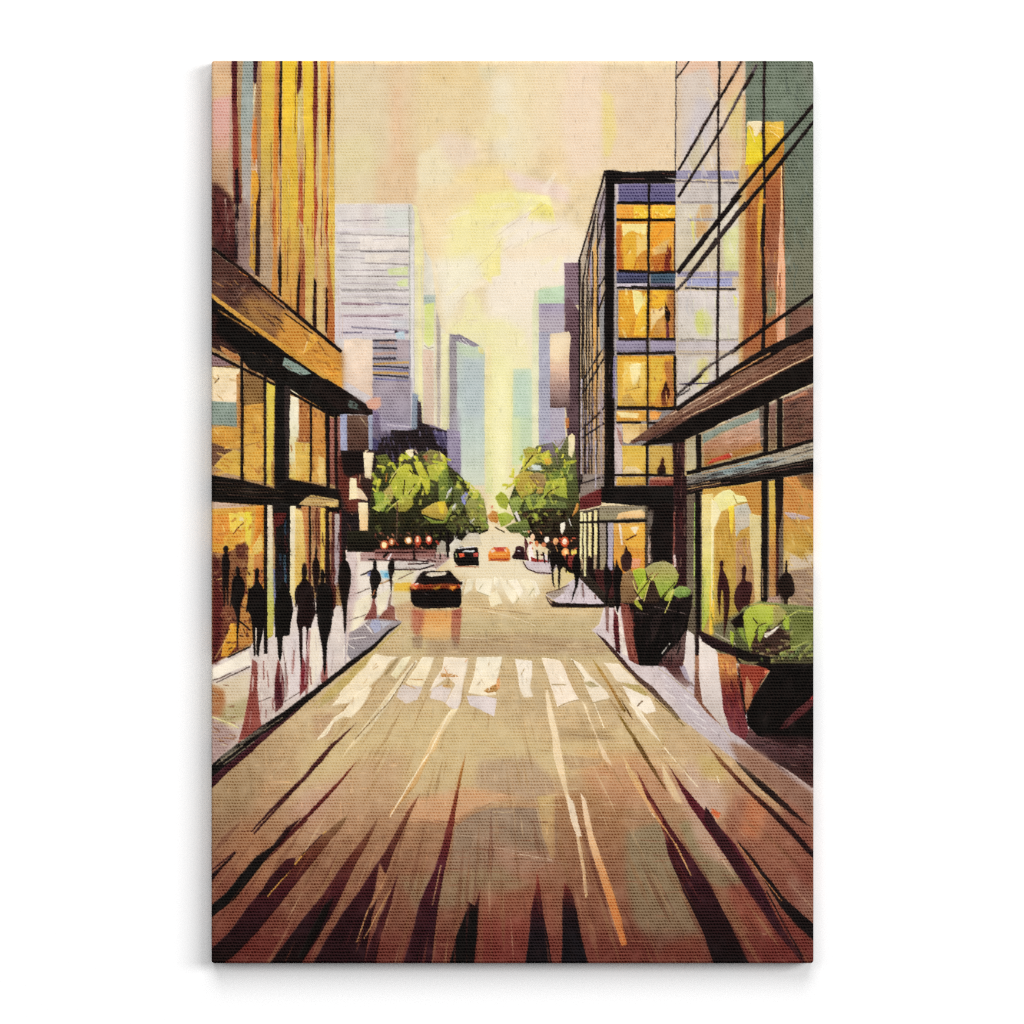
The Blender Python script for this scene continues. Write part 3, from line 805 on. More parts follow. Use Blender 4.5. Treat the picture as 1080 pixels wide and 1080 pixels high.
p 56645c 365,421 375,424 382,433 368,430 d.5 N
m 1c1512 w3-2.8 223,372 253,387 253,387 290,406 305,413 326,425 326,425 352,439
m 1a1614 w3.4 255,370 255.5,508 
m 221a18 w3.4-3 279.5,388 279.5,512
m 6c6460 w.7 N a.6 281,400 281,508
p 1a1816 290,398 305,404 305,516 289,516
p 342a28 300,406 306,408 305,512 301,512 b.6
m 1f1815 w2.6 328,424 327.5,508
m 1a1513 w5-4 345,430 346,514
m 1c1613 w3.6 354,434 355,518
p 1a1613>16130f 223,501 254,506 290,515 305,505 330,510 350,515 366,516 366,545 340,540 306,534 290,534 223,529
m 4a3c28 w.8 N a.8 226,513 300,518 226,520 298,520
p b89c58>c8a868>b8965c 315,532 322,526 328,522 340,524 357,527 357,535 334,535
p e0c070 338,533 346,530 357,530 352,535
m 1a1512 w3 306,534 365,538
@ lsg lf painted_glass | lower amber shop windows with a red brown interior
p c8a890>c0a488 224,529 263,533 262,538 224,537
p d8a03c>dc9c34>d09038 224,537 278,533 278,640 224,600
p e0983c>e09034 224,543 241,544 241,575 224,572 b.5
p e8cc4c>e6c040 241,541 262,540 262,552 254,560 244,572
p e0a83c 236,566 256,556 260,572 250,580 236,576 b.6
p e8d83c>e0c444 258,540 267,540 265,575 259,580 b.4
p d0a848 266,538 270,538 268,560 264,580 b.4 
p e0d090 253,545 257,546 257,550 252,549
m 6c3020 w1.4-1 257,551 250,558 250,558 246,563
p e0902c>d8862c 270,534 278,534 277,565 268,575
p dcbc60 276,560 277,580 272,584 267,585 266,578
p 93643e>85512f>7c4630>6a3028 224,582 236,584 246,580 254,572 262,575 262,620 258,640 262,680 224,700
p b08050 226,584 234,583 230,590 b.6
p 4a2020>5c2020>48181c 224,585 232,590 236,640 230,700 224,700 b2 a.9
p 4c2420 248,575 260,571 258,590 250,588 b1.5 a.7
p d8b054>d0a448 262,578 268,585 268,620 262,640 260,610 b.6
p cc8640>c07838>b87038 268,586 277,582 278,612 274,620 267,618
p c08c44>b07038 256,630 268,620 266,640 262,670 254,690 252,660 b1
p e4a430>d8982c 243,658 249,658 250,672 249,682 240,692 233,692 236,676
p c0843c 250,660 266,655 266,678 252,684 b1
m d0a860 w.9 N 226,696 244,664 228,612 234,610
m 1a1412 w1.8 252,655 264,665 240,693 264,682
p e2d4b4>dcceac>cfc890>bcbc58>c0b048 282,533 287,533 288,560 288,600 289,640 288,670 282,674
p 1b1816>181616>1a1816 287,530 306,532 306,600 308,650 305,670 290,672 290,580
p 6a2420 289,541 302,541 300,552 291,556 291,570 289,560 b.6 a.8
m 7a7ca0 w1.8 b.4 289,600 290,640 290,640 290,660
m 507c94 w2.4 a.7 d.4 V 300,585 301,615
m 1c1614 w4 280,528 280,690
p ece0b4>e8dcb8>e6d8a0>d8c078 306,534 312,534 311,600 311,640 306,625
p e8cf80>d8b458>d4b04c 311,536 320,540 322,600 328,620 326,640 311,625
p c8884c>c07840>b86838 318,534 326,534 326,560 326,600 324,600 321,560
p b07c50>a87048>b88050 328,534 343,536 343,600 330,590 
m 6c3824 w2 b.4 334,536 333,560 336,540 336,575
p e0bc4c>dcb848 338,536 343,536 342,600 338,620 338,580 b.3
m 1e1614 w2.4 326.5,534 327,585
m 4c201c w2.6 327,585 326,650
p 201612>2a1a18 343,534 347,534 348,600 352,650 344,650 343,600
p c09458>a87c50 347,540 352,540 352,575 348,600
p 5a2c24>40201c 350,540 356,540 354,640 348,650
p b4a8a0>a8989c>b8aca8 353,542 358,542 358,600 356,620 353,616
p 6c2824>4a1e1c>50201c 358,538 377,536 376,565 366,566 362,600 358,620
m c07c50 w1.4 366,556 366,566
p dccac0>d4c2bc>ccb8b0 365,568 375,564 376,590 374,610 366,628
@ dk - painted_building | dark block behind the left lamps
p 8c7ca0>6c6070>4c4454 393,425 400,437 412,447 430,452 455,448 473,455 476,500 393,500
p 9a92a4 400,438 433,448 430,456 402,455 b1
p a89ca4>948c9c 393,402 433,402 433,446 412,446 400,436 393,425 b1
p d8a48c 385,424 392,420 401,419 402,428 396,433 388,430 b1
m c8c4cc w2 434,398 434.5,450
m c4bcc8 w1.4 b.4 408,448 432,450 412,453 434,455
p 8e9cac>7c8894 435,414 441,417 441,448 437,468 434,468 434,440 b.5
p 4c4450>2c2428 440,422 444,424 445,446 453,448 453,452 440,452 b.5
p 2a2224>241c1c 402,462 412,460 412,453 430,454 453,450 474,455 474,470 478,512 480,580 360,580 360,470 385,478
p 50486e>4a4258 456,454 473,456 474,475 462,470 b.8
p 9c93a8>948aa4>7a7080 471,452 485,455 486,490 484,512 472,500 b.5
p 4a4468 392,460 400,465 398,475 393,475 b1
@ dk2 - painted_window | brown window with lilac edges beside the canopy tip
p a4acc8>9ca0bc 359,437 366,437 366,479 359,476
p 6c5040>5c4034>4a342c 366,438 390,438 390,474 380,476 366,480
m a89070 w1.2 380,440 387,450
p a0a8bc>8c94a8 388,438 393,438 393,475 389,474
@ dk3 - painted_wall | dark maroon corner behind the lamp panels
p 5c2c24>6a3428 357,480 384,505 377,540 366,540 357,515 b2
p 201816 359,475 385,475 383,500 376,500 368,504 362,500
p 3a2822 377,500 395,500 392,528 388,526 380,510 b1
m c89068 w1 379,510 380,500
@ la1 - painted_street_lamp | tall cream lamp panel, topmost of the left group
p f0e2b8>efdfb4>e8d4a8 383,477 394,477.5 393,490 391,505 385,504 384,490
@ la2 - painted_street_lamp | short cream lamp panel with a wedge beside it
p f2e4b4>f0e0b0 369,504 376,505 377,526 368,527
p e4d0a8>d8bc98 376,514 381,516 388,526 387,528 377,526
@ la3 - painted_street_lamp | longest cream lamp panel reaching the pavement
p e8dcac>e6c890>e4c088>dcb880 378,530 388,530 388,576 380,576 
@ la4 - painted_street_lamp | cream lamp panel above the lime leaves
p f4e8bc 428,475 436,474 436,488 434,495 432,500 430,492
m d8c0a0 w1.4 437,474 441,480
@ rg
@ rgl rg painted_window | lower lit floors behind the black bars
p e0a82e>deae3c>d8a838 651,376 682,376 682,428 651,428
p ecca60>e4b848 658,382 681,382 680,424 668,424 657,416
p f2e6a4>eed890 664,384 676,383 675,398 668,408 665,398
m b08838 w1 N 674,396 673,408 660,412 676,408
p c8a04c 656,418 662,414 672,427 655,428 b.6
p e2a42e>dca430>cc8c34 684,376 711,376 711,428 684,428
p dcb43c 686,378 700,378 698,400 690,424 686,424 b.8
p b8763a>b07038 700,382 708,380 711,428 706,428 b1
r d89c38 650,433 682,444
p f0dc98 650,434 674,436 672,441 654,440 b.4
p e4963c>e8a858 685,433 698,434 694,442 685,443
r c4b4b0 648,447 656,512 b.5
p a87c70 650,450 655,456 657,472 653,466 b.6
p e2bc6c>e8cc94 656,447 682,447 682,456 670,464 662,468 657,466
p c8a060 674,448 682,448 682,456 674,460 b.5
p d8b440>dcb64c>d8b040 656,470 682,470 682,500 657,500
p e0c890 660,492 670,492 680,499 656,499 b.4
p c8a650>c4a048 684,470 711,470 710,500 684,500
p d8b04c>c49440 650,503 682,503 682,512 650,512
p c88c64>8c4438>8c4034 685,504 692,503 711,503 711,512 684,512
m 14100f w3.6 650,430 714,431 
m 14100f w2.6 650,445.5 676,445.5 684,446 694,446
m 14100f w2.6-2.6 646,501 684,501 684,501 714,502
m 1c1714 w2.4 682.5,430 682.5,446 682,468 682,512
m 181412 w3 711,375 712,432
@ rgw1 rg painted_person | dark figure standing in the third lit floor
p 2a1612>4a2018>8c4c28 702,401 703.5,405 703.5,408 706,411 706,418 704,423 703.5,428 698,428 697,420 697,415 699,410 700,405
m e8b060 w1 702,412 703,424
@ rgw2 rg painted_person | small dark figure at the lowest lit floor window
p 4a2018>1c1512 699,481 700.5,485 700,489 702,494 702,500 693,500 693,495 696,490 697,485
@ rgk rg painted_frame | black corner post, fascia and side column
m 17130f w9-8 643,370 642,440 642,440 641,515
m 8880a0 w2.5 b.6 648,376 647,420 N
m 2a2222 w2.2-1.6 637,430 612,455 637,446 614,462 636,503 612,510
m b8b0bc w1.2 628,465 628,515 613,400 613,500
m 9c8c8c w2 b.5 634,400 634,510
p 1a1715 634,513 714,512 716,536 640,531 634,530
p 75302e>602626 611,525 622,520 634,515 634,533 620,536 611,538
p 1b1614>1d1918 683,532 718,530 724,600 722,680 684,620 682,560
p 2a1a1a>3c2022 709,468 724,462 724,700 716,690 712,600 710,520
p 4a2828>4c2c2c 717,466 722,464 722,495 718,490 b.8 a.8
p 5c2828>3c2020 716,540 720,540 720,568 717,568 b1 a.5
m c06858 w1.6 a.8 711,540 710,598
m e0c8c0 w2.4 711,585 712,598
p 786c60 682,540 689,538 688,552 683,570 b.6 a.8
m c0a898 w2.8 b.3 685,565 684,594
@ rgg rg painted_glass | ground floor glazing with thin pale posts
p 5a5040>2a221c 611,539 640,534 683,533 683,620 660,640 640,640 611,610
p 8c8068>98906c 632,534 680,533 680,547 632,548 b.6
p e8cc90>e0b070 652,541 676,537 680,541 680,546 650,547 b.5
m e8e0a4 w2.8-2.2 613,540 612,602 616.5,541 617,608 
m eee09c w3.4-3 622,540 622,592 628,538 628,585
m b09874 w3 628,585 627,600 613,590 614,600
p 9c8e80>988c78>a09068 632,551 639,551 640,570 638,600 633,602
p b0a8b0>a8a0b4 641,551 647,551 646,600 641,608
p dca850>d89c40>dc9430>cc8438 647,552 680,551 680,600 672,612 650,612 647,590
p ecb43c 655,556 680,552 679,580 660,575 b1 a.8
p e8d8c0 652,552 655,554 657,575 655,575
p f0dcb0 664,556 674,555 670,564 668,562
m 5c2c1c w1.6 660,570 671,564
p e0986c 664,588 676,590 674,600 664,598 d.3
m 14100e w2.6 611,551 683,549
m 1c1614 w1.8 631,545 631,600 640,551 640,590 625,545 625,600
p 4c2422>3c1c1c 628,600 650,602 655,620 644,632 634,622 626,610
@ rb
@ rbs rb painted_soffit | dark underside and highlighted edge of the canopy
p 6e4a38>77503c>6a4838 858,350 858,376 800,404 760,424 720,442 668,468 664,466 700,440 742,412 790,388 820,370
p 8c6a54 700,440 760,405 800,384 800,390 742,424 700,448 b1.5 a.7
p 171310>1a1513 858,376 858,404 825,418 800,430 760,446 741,458 728,466 700,468 676,470 684,464 720,444 760,426 800,406
m f0d0a0 w1.2-1 720,442 760,423 760,423 800,402 800,402 858,374
m d8b898 w1 N 706,438 760,408 720,436 770,406
m 1c1614 w5-5 713,432 755,403 755,403 792,379
p 1c1614 790,376 800,370 858,342 858,356 830,366 800,384 785,390 750,410 748,404
m c89058 w1.4 770,396 812,372
m 5c5654 w2 728,410 712,420
m 241c1a w2.6 756,380 756,402
m 2c2640 w1.4 716,405 754,404
@ rbu rb painted_window | upper shop window strip with a pinkish reflection
p a0907c>b09868 722,464 858,405 858,470 722,502
p 8f9a8a>869486 741,458 800,432 804,440 760,456 741,468 v4
p c4a08c>c0987c>b07c58>a87c48 742,468 770,454 803,440 804,470 770,478 742,486
p b07840>a47030 742,486 803,466 804,474 742,492 b.8
p c43c2c>c84c34 744,490 752,484 768,478 771,482 758,486
p e0b0a0 768,478 772,478 772,482
p 6c6054 800,430 805,428 805,472 802,470 b.6
p b4a884>b8ac84>c4b47c 724,465 734,462 734,502 724,505
p 8c6458>7c5c4c>887050 811,428 818,424 818,472 811,474
p 7c5648>6c4a3c>76503c 826,420 858,408 858,466 826,474
p b87c5c>a86c50 825,424 850,412 853,416 840,420 826,426
p 5c4434 840,440 850,440 846,460 842,452 b.6 a.7
m 1a1512 w5.6 736.5,458 736.5,505
m 1a1512 w5.4 808,425 807,478
m 1a1512 w6 822,420 822,476
@ rbb rb painted_beam | black and grey beam above the ground floor glass
p b4a890>a89c84>8c8c80>6c5c54 724,502 760,493 800,484 858,464 858,484 800,497 760,506 724,514
p 8c9c98>7c8c8c 745,502 780,488 815,482 815,488 780,497 745,506 b1.2
m 1a1512 w4.4-4 724,499 770,488 770,488 825,474 825,474 858,464
p 191512 858,483 826,490 790,498 750,506 724,511 724,522 760,515 800,508 858,498
m b89060 w1 N 724,516 760,509 728,513 748,508 740,500 790,488
m 5c4c40 w1 N 770,504 858,486 724,513 760,507
@ rbp rb painted_glass | tall ground floor panes glowing yellow and orange
p 6c5c48>6c5e50>645844 724,522 858,498 858,700 724,700
p d0a448>c89c44>b89c4c>a48848 741,516 803,508 803,645 741,690
m 9ccc58>b4c860>9cb850 w2 N 733,530 732,640
p e4d080>e4d488>e0d470>c8cc50>a8b840 740,522 752,520 753,560 753,600 752,640 740,668
p e8cc40>f0c840>f0c030 748,620 753,600 753,668 748,670 b.6
p c48a3c>c8903c 750,518 803,508 803,545 790,540 780,520 765,515
p ece89c>ece28c 752,525 762,518 770,516 776,522 786,524 788,530 775,532 768,536 760,540 756,534
p e8e49c 773,523 784,524 788,530 778,530
m a89040 w1 N 773,522 777,531 777,531 788,530
p eee4ac>ece0a8>e8dca0 750,526 756,530 760,540 757,548 753,558 751,640 750,640
p c4983c>c0983c>b89c40>a08838 754,555 757,549 764,547 770,560 774,580 778,620 776,680 754,680
p f2d838>ecc838 768,534 774,533 773,560 771,564 769,556
m a87830 w1.2 768,540 769,568 
p bcbcac>c4b8a0>c0b8a0 774,534 788,531 792,540 790,555 780,560 776,568 775,550
p d8c888>d4c080>ccb070 790,542 803,544 802,640 794,645 792,600
p bc9060>b48858>a87c48 776,572 784,566 790,568 793,590 796,630 790,650 776,640
p d4b44c>d0a840>c08444>b48850 811,508 818,506 818,560 818,628 811,632
p d09048>cc8c44>c4983c>b89844>bca468 826,504 858,500 858,640 826,640
p 7a5030>94683c 840,502 858,500 858,518 846,514 b1
m e0a050 w1.4 N 829,504 842,516
p b8a4a0 826,540 838,541 855,546 850,548 834,548
p c8a858>d0b478>ccb898>c0a478 826,580 845,588 855,575 858,640 826,640 b1.2
p ccbca8 832,584 846,590 858,582 858,598 832,600 b1 a.8
p a88c70>9c8068 833,602 858,598 858,644 833,644 b1
m 181412 w6 735.8,520 735.6,690
m 1a1613 w6.8-7 806,505 806,560 806,560 805.5,636
p 1a1613>241816>4c2420>2c1a1a 817,504 826,502 825,540 821,560 821,636 818,636 818,560
m 8c7458 w1.6 804,600 804,630 
p b09080 810,630 822,628 824,636 808,636 b.6
p 7c7854>6c6848 752,660 790,640 790,700 752,690 b2
@ lt - painted_tree | lime green tree left of the street
p 4c4c30>404424>2a2a18>1c1813 397,486 404,484 412,490 428,486 445,476 462,478 474,492 484,500 494,512 498,530 514,545 515,560 500,566 497,576 470,566 480,582 366,582 366,560 388,560 390,530
p 6a7030 395,481 408,479 413,487 405,494
p 4c5228 397,490 412,488 420,500 405,505 b.6
m c08030 w1.6-1 408,499 407,508
p c4c43c>b4b83a>a0a834 410,508 418,496 427,489 433,490 437,500 445,504 443,516 436,524 425,530 414,522
p ccc83c>c0c036 436,487 444,487 449,497 453,505 454,518 450,522 446,512 441,500
p 8c8448>7c6c3c 445,480 454,474 462,476 466,484 464,490 452,492
p a86844 445,481 451,479 450,487 b1
p c4b878 463,476 470,483 468,488 465,484
p bcbc38>a8ac3c 450,492 462,488 471,486 472,492 468,502 461,508 453,505
p 8ca434>80983c 394,520 402,518 407,522 409,530 405,540 397,537
p b8a858 404,518 412,510 415,524 410,534 b.8
p a8a83c>988c34 414,532 424,525 435,522 436,532 428,540 419,540
p 9cac4c>b4bc50 412,528 400,540 392,536 408,524 b.6
p 7c8c38>6c7c34 462,502 472,490 474,506 476,525 470,532 463,528
p 566430 472,500 478,508 476,530 472,528
p cbb848>c4a440>a08c34 444,538 458,530 469,528 473,540 468,549 455,546 445,542
p e4c830 461,529 469,529 468,542 464,541 b.6
p 98a838>7c8c34 446,544 458,549 468,550 475,534 482,528 470,552 455,552
p 94984c>8c8840>707438 490,534 494,526 500,523 510,526 513,540 514,558 505,562 494,548
p c8cc50 494,512 499,520 504,516 508,524 498,527
p 5c6434 478,512 488,514 491,530 484,545 478,535 b.6
p 4c5028 475,545 495,545 495,560 480,564 470,556 b.6
p a8b438 486,556 492,551 490,556 486,559
p 8c90cc 486,524 491,518 494,522 490,533 487,530
p c4c4c8 472,518 477,513 474,522 470,526
p ccccc4 476,536 481,530 481,536 478,539
m dcd8c4 w1.2 496,552 500,547 470,526 473,522 
m 2c1c14 w1.2-1 427,506 425,522 438,510 431,522 418,498 411,510 431,495 436,500
m d8d070 w1 N 408,539 420,528 413,503 424,489 430,520 436,514
m 181410 w1.6 435,496 439,500
k 2a2618/4c5028/383418 395,540 470,552 500,558 478,566 395,562 n40 l6 w3-2 t90
k 3c4424/5c6430/2a2618 480,548 512,558 500,568 480,560 n20 l5 w2.4-1 t90
m 191411 w3-2.6 436,560 436,590 454,560 454,588 472,560 472,588 482,560 482,578
m 191411 w1.8 465,560 464,580 
p 6c5040 418,530 420,530 419,570 418,570
e f0c070 459,588 459,588
k b4bc3c/9cac38/c8c850/7c8c34/5c6830 394,520 410,508 424,492 436,488 455,482 470,488 472,510 458,530 430,538 410,540 396,536 n26 l6 w2.6-1 t90 i z5
k 7c8438/98983c/5c6430/a8a848 474,505 500,520 512,535 512,556 490,560 472,545 n46 l5 w2.2-1 t90 i z6
k c8ccc0/d8d4b8/b0b0b8 486,518 500,520 514,540 514,560 505,566 492,556 n9 l3 w1.4-1 t90 i z7
k dcd8c8/c8c0b0 470,562 498,560 496,578 476,584 n10 l4 w2-1 t60 i z8
m 1a1510 w1.4-1 458,578 459,589 464,578 464,590 447,580 447,589 420,576 420,586 470,576 469,587
@ ltb - painted_haze | pale gaps of haze beneath the left tree
p c8c4b0>c0b49c 461,576 466,570 470,572 470,584 460,584 a.8
p d8d4c4>ccc4a8 474,574 480,568 486,570 488,576 478,582 475,588
p d0c8b4>d8cca8 494,562 505,562 508,575 494,576 484,574
@ rt - painted_tree | lime green tree right of the street
p 74744a>545c30>3c4020>1c1612 551,490 566,470 583,466 590,475 597,460 606,470 611,530 611,606 600,604 575,575 548,562 540,540 536,530 545,505
p 7a7080>6c5c54 568,472 582,466 586,480 576,486 b.6
p a49c48>b0a440>b4ac3c 551,474 558,471 567,474 567,480 560,486 555,488
p bcb83c>c4bc44 566,479 576,477 582,484 574,490 568,486 560,492 546,499
p d8a838 573,484 580,484 583,488 576,491
p c8d4cc 556,494 562,490 570,491 572,496 560,496
p c0ac44>b8a040>a89438 542,504 552,496 562,498 566,512 562,520 550,526 544,516
p a08850>9c7c4c 557,502 566,498 574,500 577,508 570,518 564,510
p d8c048 563,504 569,509 567,510
p 7c8c3c>6c8034 576,500 590,496 597,488 600,488 598,500 588,506 580,506
p b0b838>a4ac38>94a038 576,508 586,505 597,504 598,526 590,524 582,520 572,526
p 8c9c48 598,500 604,500 604,506 599,508
p b89848 566,516 574,514 572,520 564,522
p a8b430>9ca434 522,524 528,518 534,522 537,528 534,538 526,534
p 98a84c>84944c 537,527 546,523 552,528 548,538 541,543
p 7c8844>64703c>505830 555,524 566,520 572,526 582,528 596,530 598,536 590,548 566,545 552,540
p 9cac44>a0ac3c 554,528 558,522 562,536 572,522 576,530 570,540 558,538 b.4
p 3c3c20>2a2018>1c1512 550,540 566,536 600,536 606,530 611,538 611,604 596,600 580,580 560,568 552,556
k 3c3c24/2c2018/503c28/20180f 552,538 604,536 604,556 560,562 n50 l6 w3-2 t90
p a4b43c 562,541 567,542 567,546 564,548
p c88c44>c48438 514,544 519,538 524,540 527,546 524,552 517,550
p a4b438>90a038 524,542 533,540 543,545 537,552 528,556
p 7c8c3c>545c34 532,556 545,550 556,548 559,558 550,562 538,562
p 5c6c34 544,558 558,560 556,568 549,564
m b4c058 w1.2 593,500 587,508 601,488 598,500
k b8b83c/98a438/c8c04c/7c8838/8c8040 546,500 556,480 578,478 596,500 596,524 580,530 556,526 542,516 n28 l6 w2.6-1 t90 i z9
k 98a440/7c8838/6c7434/b0b448 526,522 545,520 575,528 596,530 590,546 556,556 530,552 n50 l5 w2.2-1 t90 i z10
k dcd8b4/e4dcb8 534,552 560,560 575,574 545,568 n8 l3 w1.4-1 t90 i z11
m 20180f w1.4-1 573,526 580,518 580,518 590,513 562,480 553,492
p d4ccc4 542,541 545,539 549,549 547,550
m 54482c w1.4 N 522,556 532,562
p c84838 517,535 520,533 519,537
p a09c9c>a08880 588,462 586,470 590,472 595,462 b.3 a.3
m 8c7868 w1.2 588,472 595,462 587,468 585,464 586,475 588,490
p c47c40>bc7038 596,441 600,440.5 600,451 597,452
p e8d8a0>ece0b0>e4d8a0 599,460 603,457 606.5,460 606,474 603,483 599.5,480
p c88838 603,545 608,530 610,532 609,539
m dcd8cc w1 600,547 602,555
p f4ecd4 591,552 596,551 596,557 593,564 591,560
@ fl1 - painted_light
e c05028 401,570 410,580
e f4e0a0 402.5,571.5 408,578
@ fl2 - painted_light
e c06030 410,568 416,576
e f0dcb0 411.5,569.5 414.5,574
@ fl3 - painted_light
e d08840 427,566 434.5,574.5
e f8f0d0 428.5,567 433,573
@ fl4 - painted_light
e c85030 437,565 444,576
e f0dcb0 438.5,566 441.5,572
@ fl5 - painted_light
e c85038 448.5,565 456,574
e f4dcb8 450,566 454.5,571
@ fl0 - painted_crowd | red and orange glints of a small crowd under the trees
m a03828 w2 438,576 442,577 417,571 420,575 460,570 463,575
@ fl6 - painted_light
e f0c8a0 559,563 564,570
@ fl7 - painted_light
e e08848 564,570 568,576
@ fl8 - painted_light
e f0e4d0 574,566 579,572
@ fl9 - painted_light
e d07848 571,572 576,577
@ fl10 - painted_light
e f0b070 583,567.5 589,574.5
@ fl11 - painted_light
e d05830 591,566 600,577
e fae8c8 593,568 598,574.5
@ fl12 - painted_light
e f0a058 592,578 600,587
e f8d890 595,580 598.5,584
@ fl13 - painted_light
e e8d058 602,579 608,586
@ fl0
k b04830/7c2c24/d08050/5c201c 556,560 608,566 611,592 560,590 n36 l3 w2-1 t90
p f0e4dc 557,575 560,574 563,586 567,592 558,592
p e4d4d0 571,590 574,584 578,586 576,590 572,592
p 9c3028 560,587 568,590 577,591 577,593 560,592 b.4
p 8c3830>702824 594,586 608,586 606,604 600,598
m 1a120f w2.2-1.4 566,580 567,592 573,582 574,594 579,580 578,594 598,584 597,604
@ fh - painted_kerb | dark maroon shadows along the far crossing street
p 7c4c44>a87c74 395,579 460,579 458,588 415,590 395,590 b.8
m 3c1c1c w1.6 395,583 450,582 415,590 440,590
m 1c1411 w2.4 404,588 410,582 436,580 437,590
@ ca - painted_car | black saloon car with glowing tail lights nearest the viewer
p dc9850>e2ac64>cba66c 440,644 478,644 481,656 474,675 444,675 b2
p b46448>c08864 434,642 448,644 446,660 440,674 434,664 b2
p a85c48>b8845c 476,644 487,641 486,660 484,680 476,674 b1.2 
p 8c705c 434,672 446,670 445,684 436,684 b1.5 a.5
p 8c705c 476,672 484,670 483,684 477,684 b1.5 a.5
p 1d1614>171311 443,604.5 447,602 474,602 478,606 484,613 487.5,613.5 487,616.5 484.5,617 486.5,622 486.5,636 484,641 446,642 437,639.5 433,634 432,619 436,616 438,613
p dcd0b8 448.5,606 453,603.5 470,603 472,604.2 469,606.5 456,608 450,607
p 6c2c18>8a3c1c>4c1e14 432.5,618 438,614.5 450,617 464,615.5 476,615.5 484.5,617 485,620 478,623 470,620.5 455,622 440,622 433,623
p e0542c 433,616.5 438,615 442,617 439,622 434,621
m f4c860 w1.6 434,618 439,621.5
m f0e0d0 w1.6 437,617 441,615
p c08c28>a87420 456,620.5 461,618.5 466,616.5 463,621 460,622.5 457,621.5
p f09430 474,617 478,618.5 482,617.5 480,620.5 477,623 474,621
m c84828 w1.2 483,616 485,620 443,618 455,616.5
m 3c3434 w.9 N 445,624 452,628 460,634 462,634
@ cb - painted_car | small black car with red tail lights further up the street
p 1f1a18>151210 478,584 481,579 486,577 503,577 504.5,583 505,596.5 483,597 479,592
m dcdcdc w1.2 483,578.5 500,576.5 
p ccd0cc 487,582 490,580.5 500,580.5 500,582
p e86440 484,583.5 489,583.5 490,586.5 485,588
p c84c40 499,583.5 504,582.5 504,587 499,587
m 98a070 w1.4 481,583 481.5,588
m b87c58 w1.4 b.4 480,597.5 505,598
@ cc - painted_car | orange car beside the small black car
p ec9438>e88a2c>d87428 514.5,584 518,579 521,577 535,577 537.5,582 538,590 536,592 515,592
p c84430 520,577 534,577 532,581.5 523,582
p f0d0b8 517,580 521,579.5 522,582 518,583.5
p f0c8a0 531,578.5 534,580 534.5,583 532,581
m a03c28 w1.6 517,590.5 536,590
m f4b050 w1 519,585 534,585
@ cd - painted_car | dark car half hidden beside the right kerb
p 3c1c20>1c1413 539.5,587 543,582 544,577 548,575.5 552,577 553,583 556,586 555,591 541,589.5
m e8e8e8 w1.6 546,581 548.5,581
p 5c2c2c 553,565 557,574 555,582 558,592 553,590
@ p1 - painted_person | thin dark figure against the amber shop glass, leftmost
f 1a1614>201614 w9 h64 238,575
@ p2 - painted_person | stooping dark figure second from the left edge
p 191513 250.5,597 252.5,600 252.5,606 256,611 258,618 257.5,627 254,636 253,650 251.5,668 250.5,686 249.5,668 249,652 247,643 244,636 244,624 246,610 249,606 248.5,600 c
@ p3 - painted_person | broad dark figure standing before the first shop pane
p 181412 271,600 273,604 273,613 277,619 279,630 279,650 277,668 274,682 272.5,693 270,690 268,692 266.5,676 265.5,662 264,650 261,643 261,632 263,622 268,616 269,605 c
@ p4 - painted_person | dark figure merging with the black shop pillar
p 171411 298,612 302,618 307,630 309,644 306,656 304,666 300,664 298,674 297,690 295,698 293,690 292,672 290,660 289,644 291,628 295,618 c
@ p5 - painted_person | dark figure with pointed hat in the middle of the pavement group
p 1a1412>231615>2c1a18 320.5,593 323,599 324,605 323,611 328,616 331,626 330,636 333,645 330,655 328,662 325,665 323,690 323,664 319,662 319,680 317.5,708 316,690 315,668 313,655 314,640 311,632 311,624 313,618 318,612 318,600 c
@ p6 - painted_person | slim dark figure behind the pointed hat walker
p 1c1613>281816 333,575 334.5,580 334.5,588 337,594 337,606 335,618 332,625 330,610 329.5,596 332,588 332,580 c
@ p7 - painted_person | tall dark figure with long narrowing legs
p 181513 340,600 342.5,604 342.5,614 347,618 350.5,628 351,645 349,664 346,674 344.5,690 343,712 341,706 340,686 337.5,672 335.5,660 334,645 333,628 334,618 338,614 338,604 c
@ p8 - painted_person | dark figure at the corner of the left shop
p 191512>201714 362.5,578 364,585 364,590 367,593 369.5,602 370,614 368,626 366,640 365,662 363,668 361.5,645 359,630 356.5,612 357.5,598 361,591 361,584 c
@ p9 - painted_person | dark walker with folded arms crossing the pale side street
p 1d1a17 395,590 397,593 397,600 400,604 402,611 399,618 397,624 396.5,631 392,631 391.5,622 390,612 391,603 393.5,599 c
m b06c44 w1.4 393,628 395,622
@ p10 - painted_person | thin dark walker carrying a white bag on the far kerb
p 1b1613 413.5,588 415.5,592 416,600 414,608 413.5,618 412.5,626 411.5,616 410,606 409,597 411,592 c
m e8dcdc w2-1.2 409,590 413,584
m 8c7060 w1.6-3 b.4 412.5,626 410,640
@ p11 - painted_person | dark couple figure with long thin legs near the right tree
p 1a1512>161210 586,574 588,580 593,585 595,592 594,598 591,602 590.5,612 589,622 588,612 588,602 586,596 583.5,602 584,612 584.5,620 582,612 581,600 579.5,590 580,583 584,580 c
m c08850 w1 586,576 588,582
@ p12 - painted_person | striding dark figure with one leg trailing on the kerb island
p 171311 608,584 612,592 612,604 610,612 609,618 606,626 602.5,635 604,626 606,618 605.5,608 603,600 604,590 c
@ p13 - painted_person | dark figure by the thin window posts
p 2a1a18>1a1412 621,586 624,590 625,600 628,608 628,614 623,608 619,602 619,592 c
@ p14 - painted_person | left of the two pointed figures beside the planter
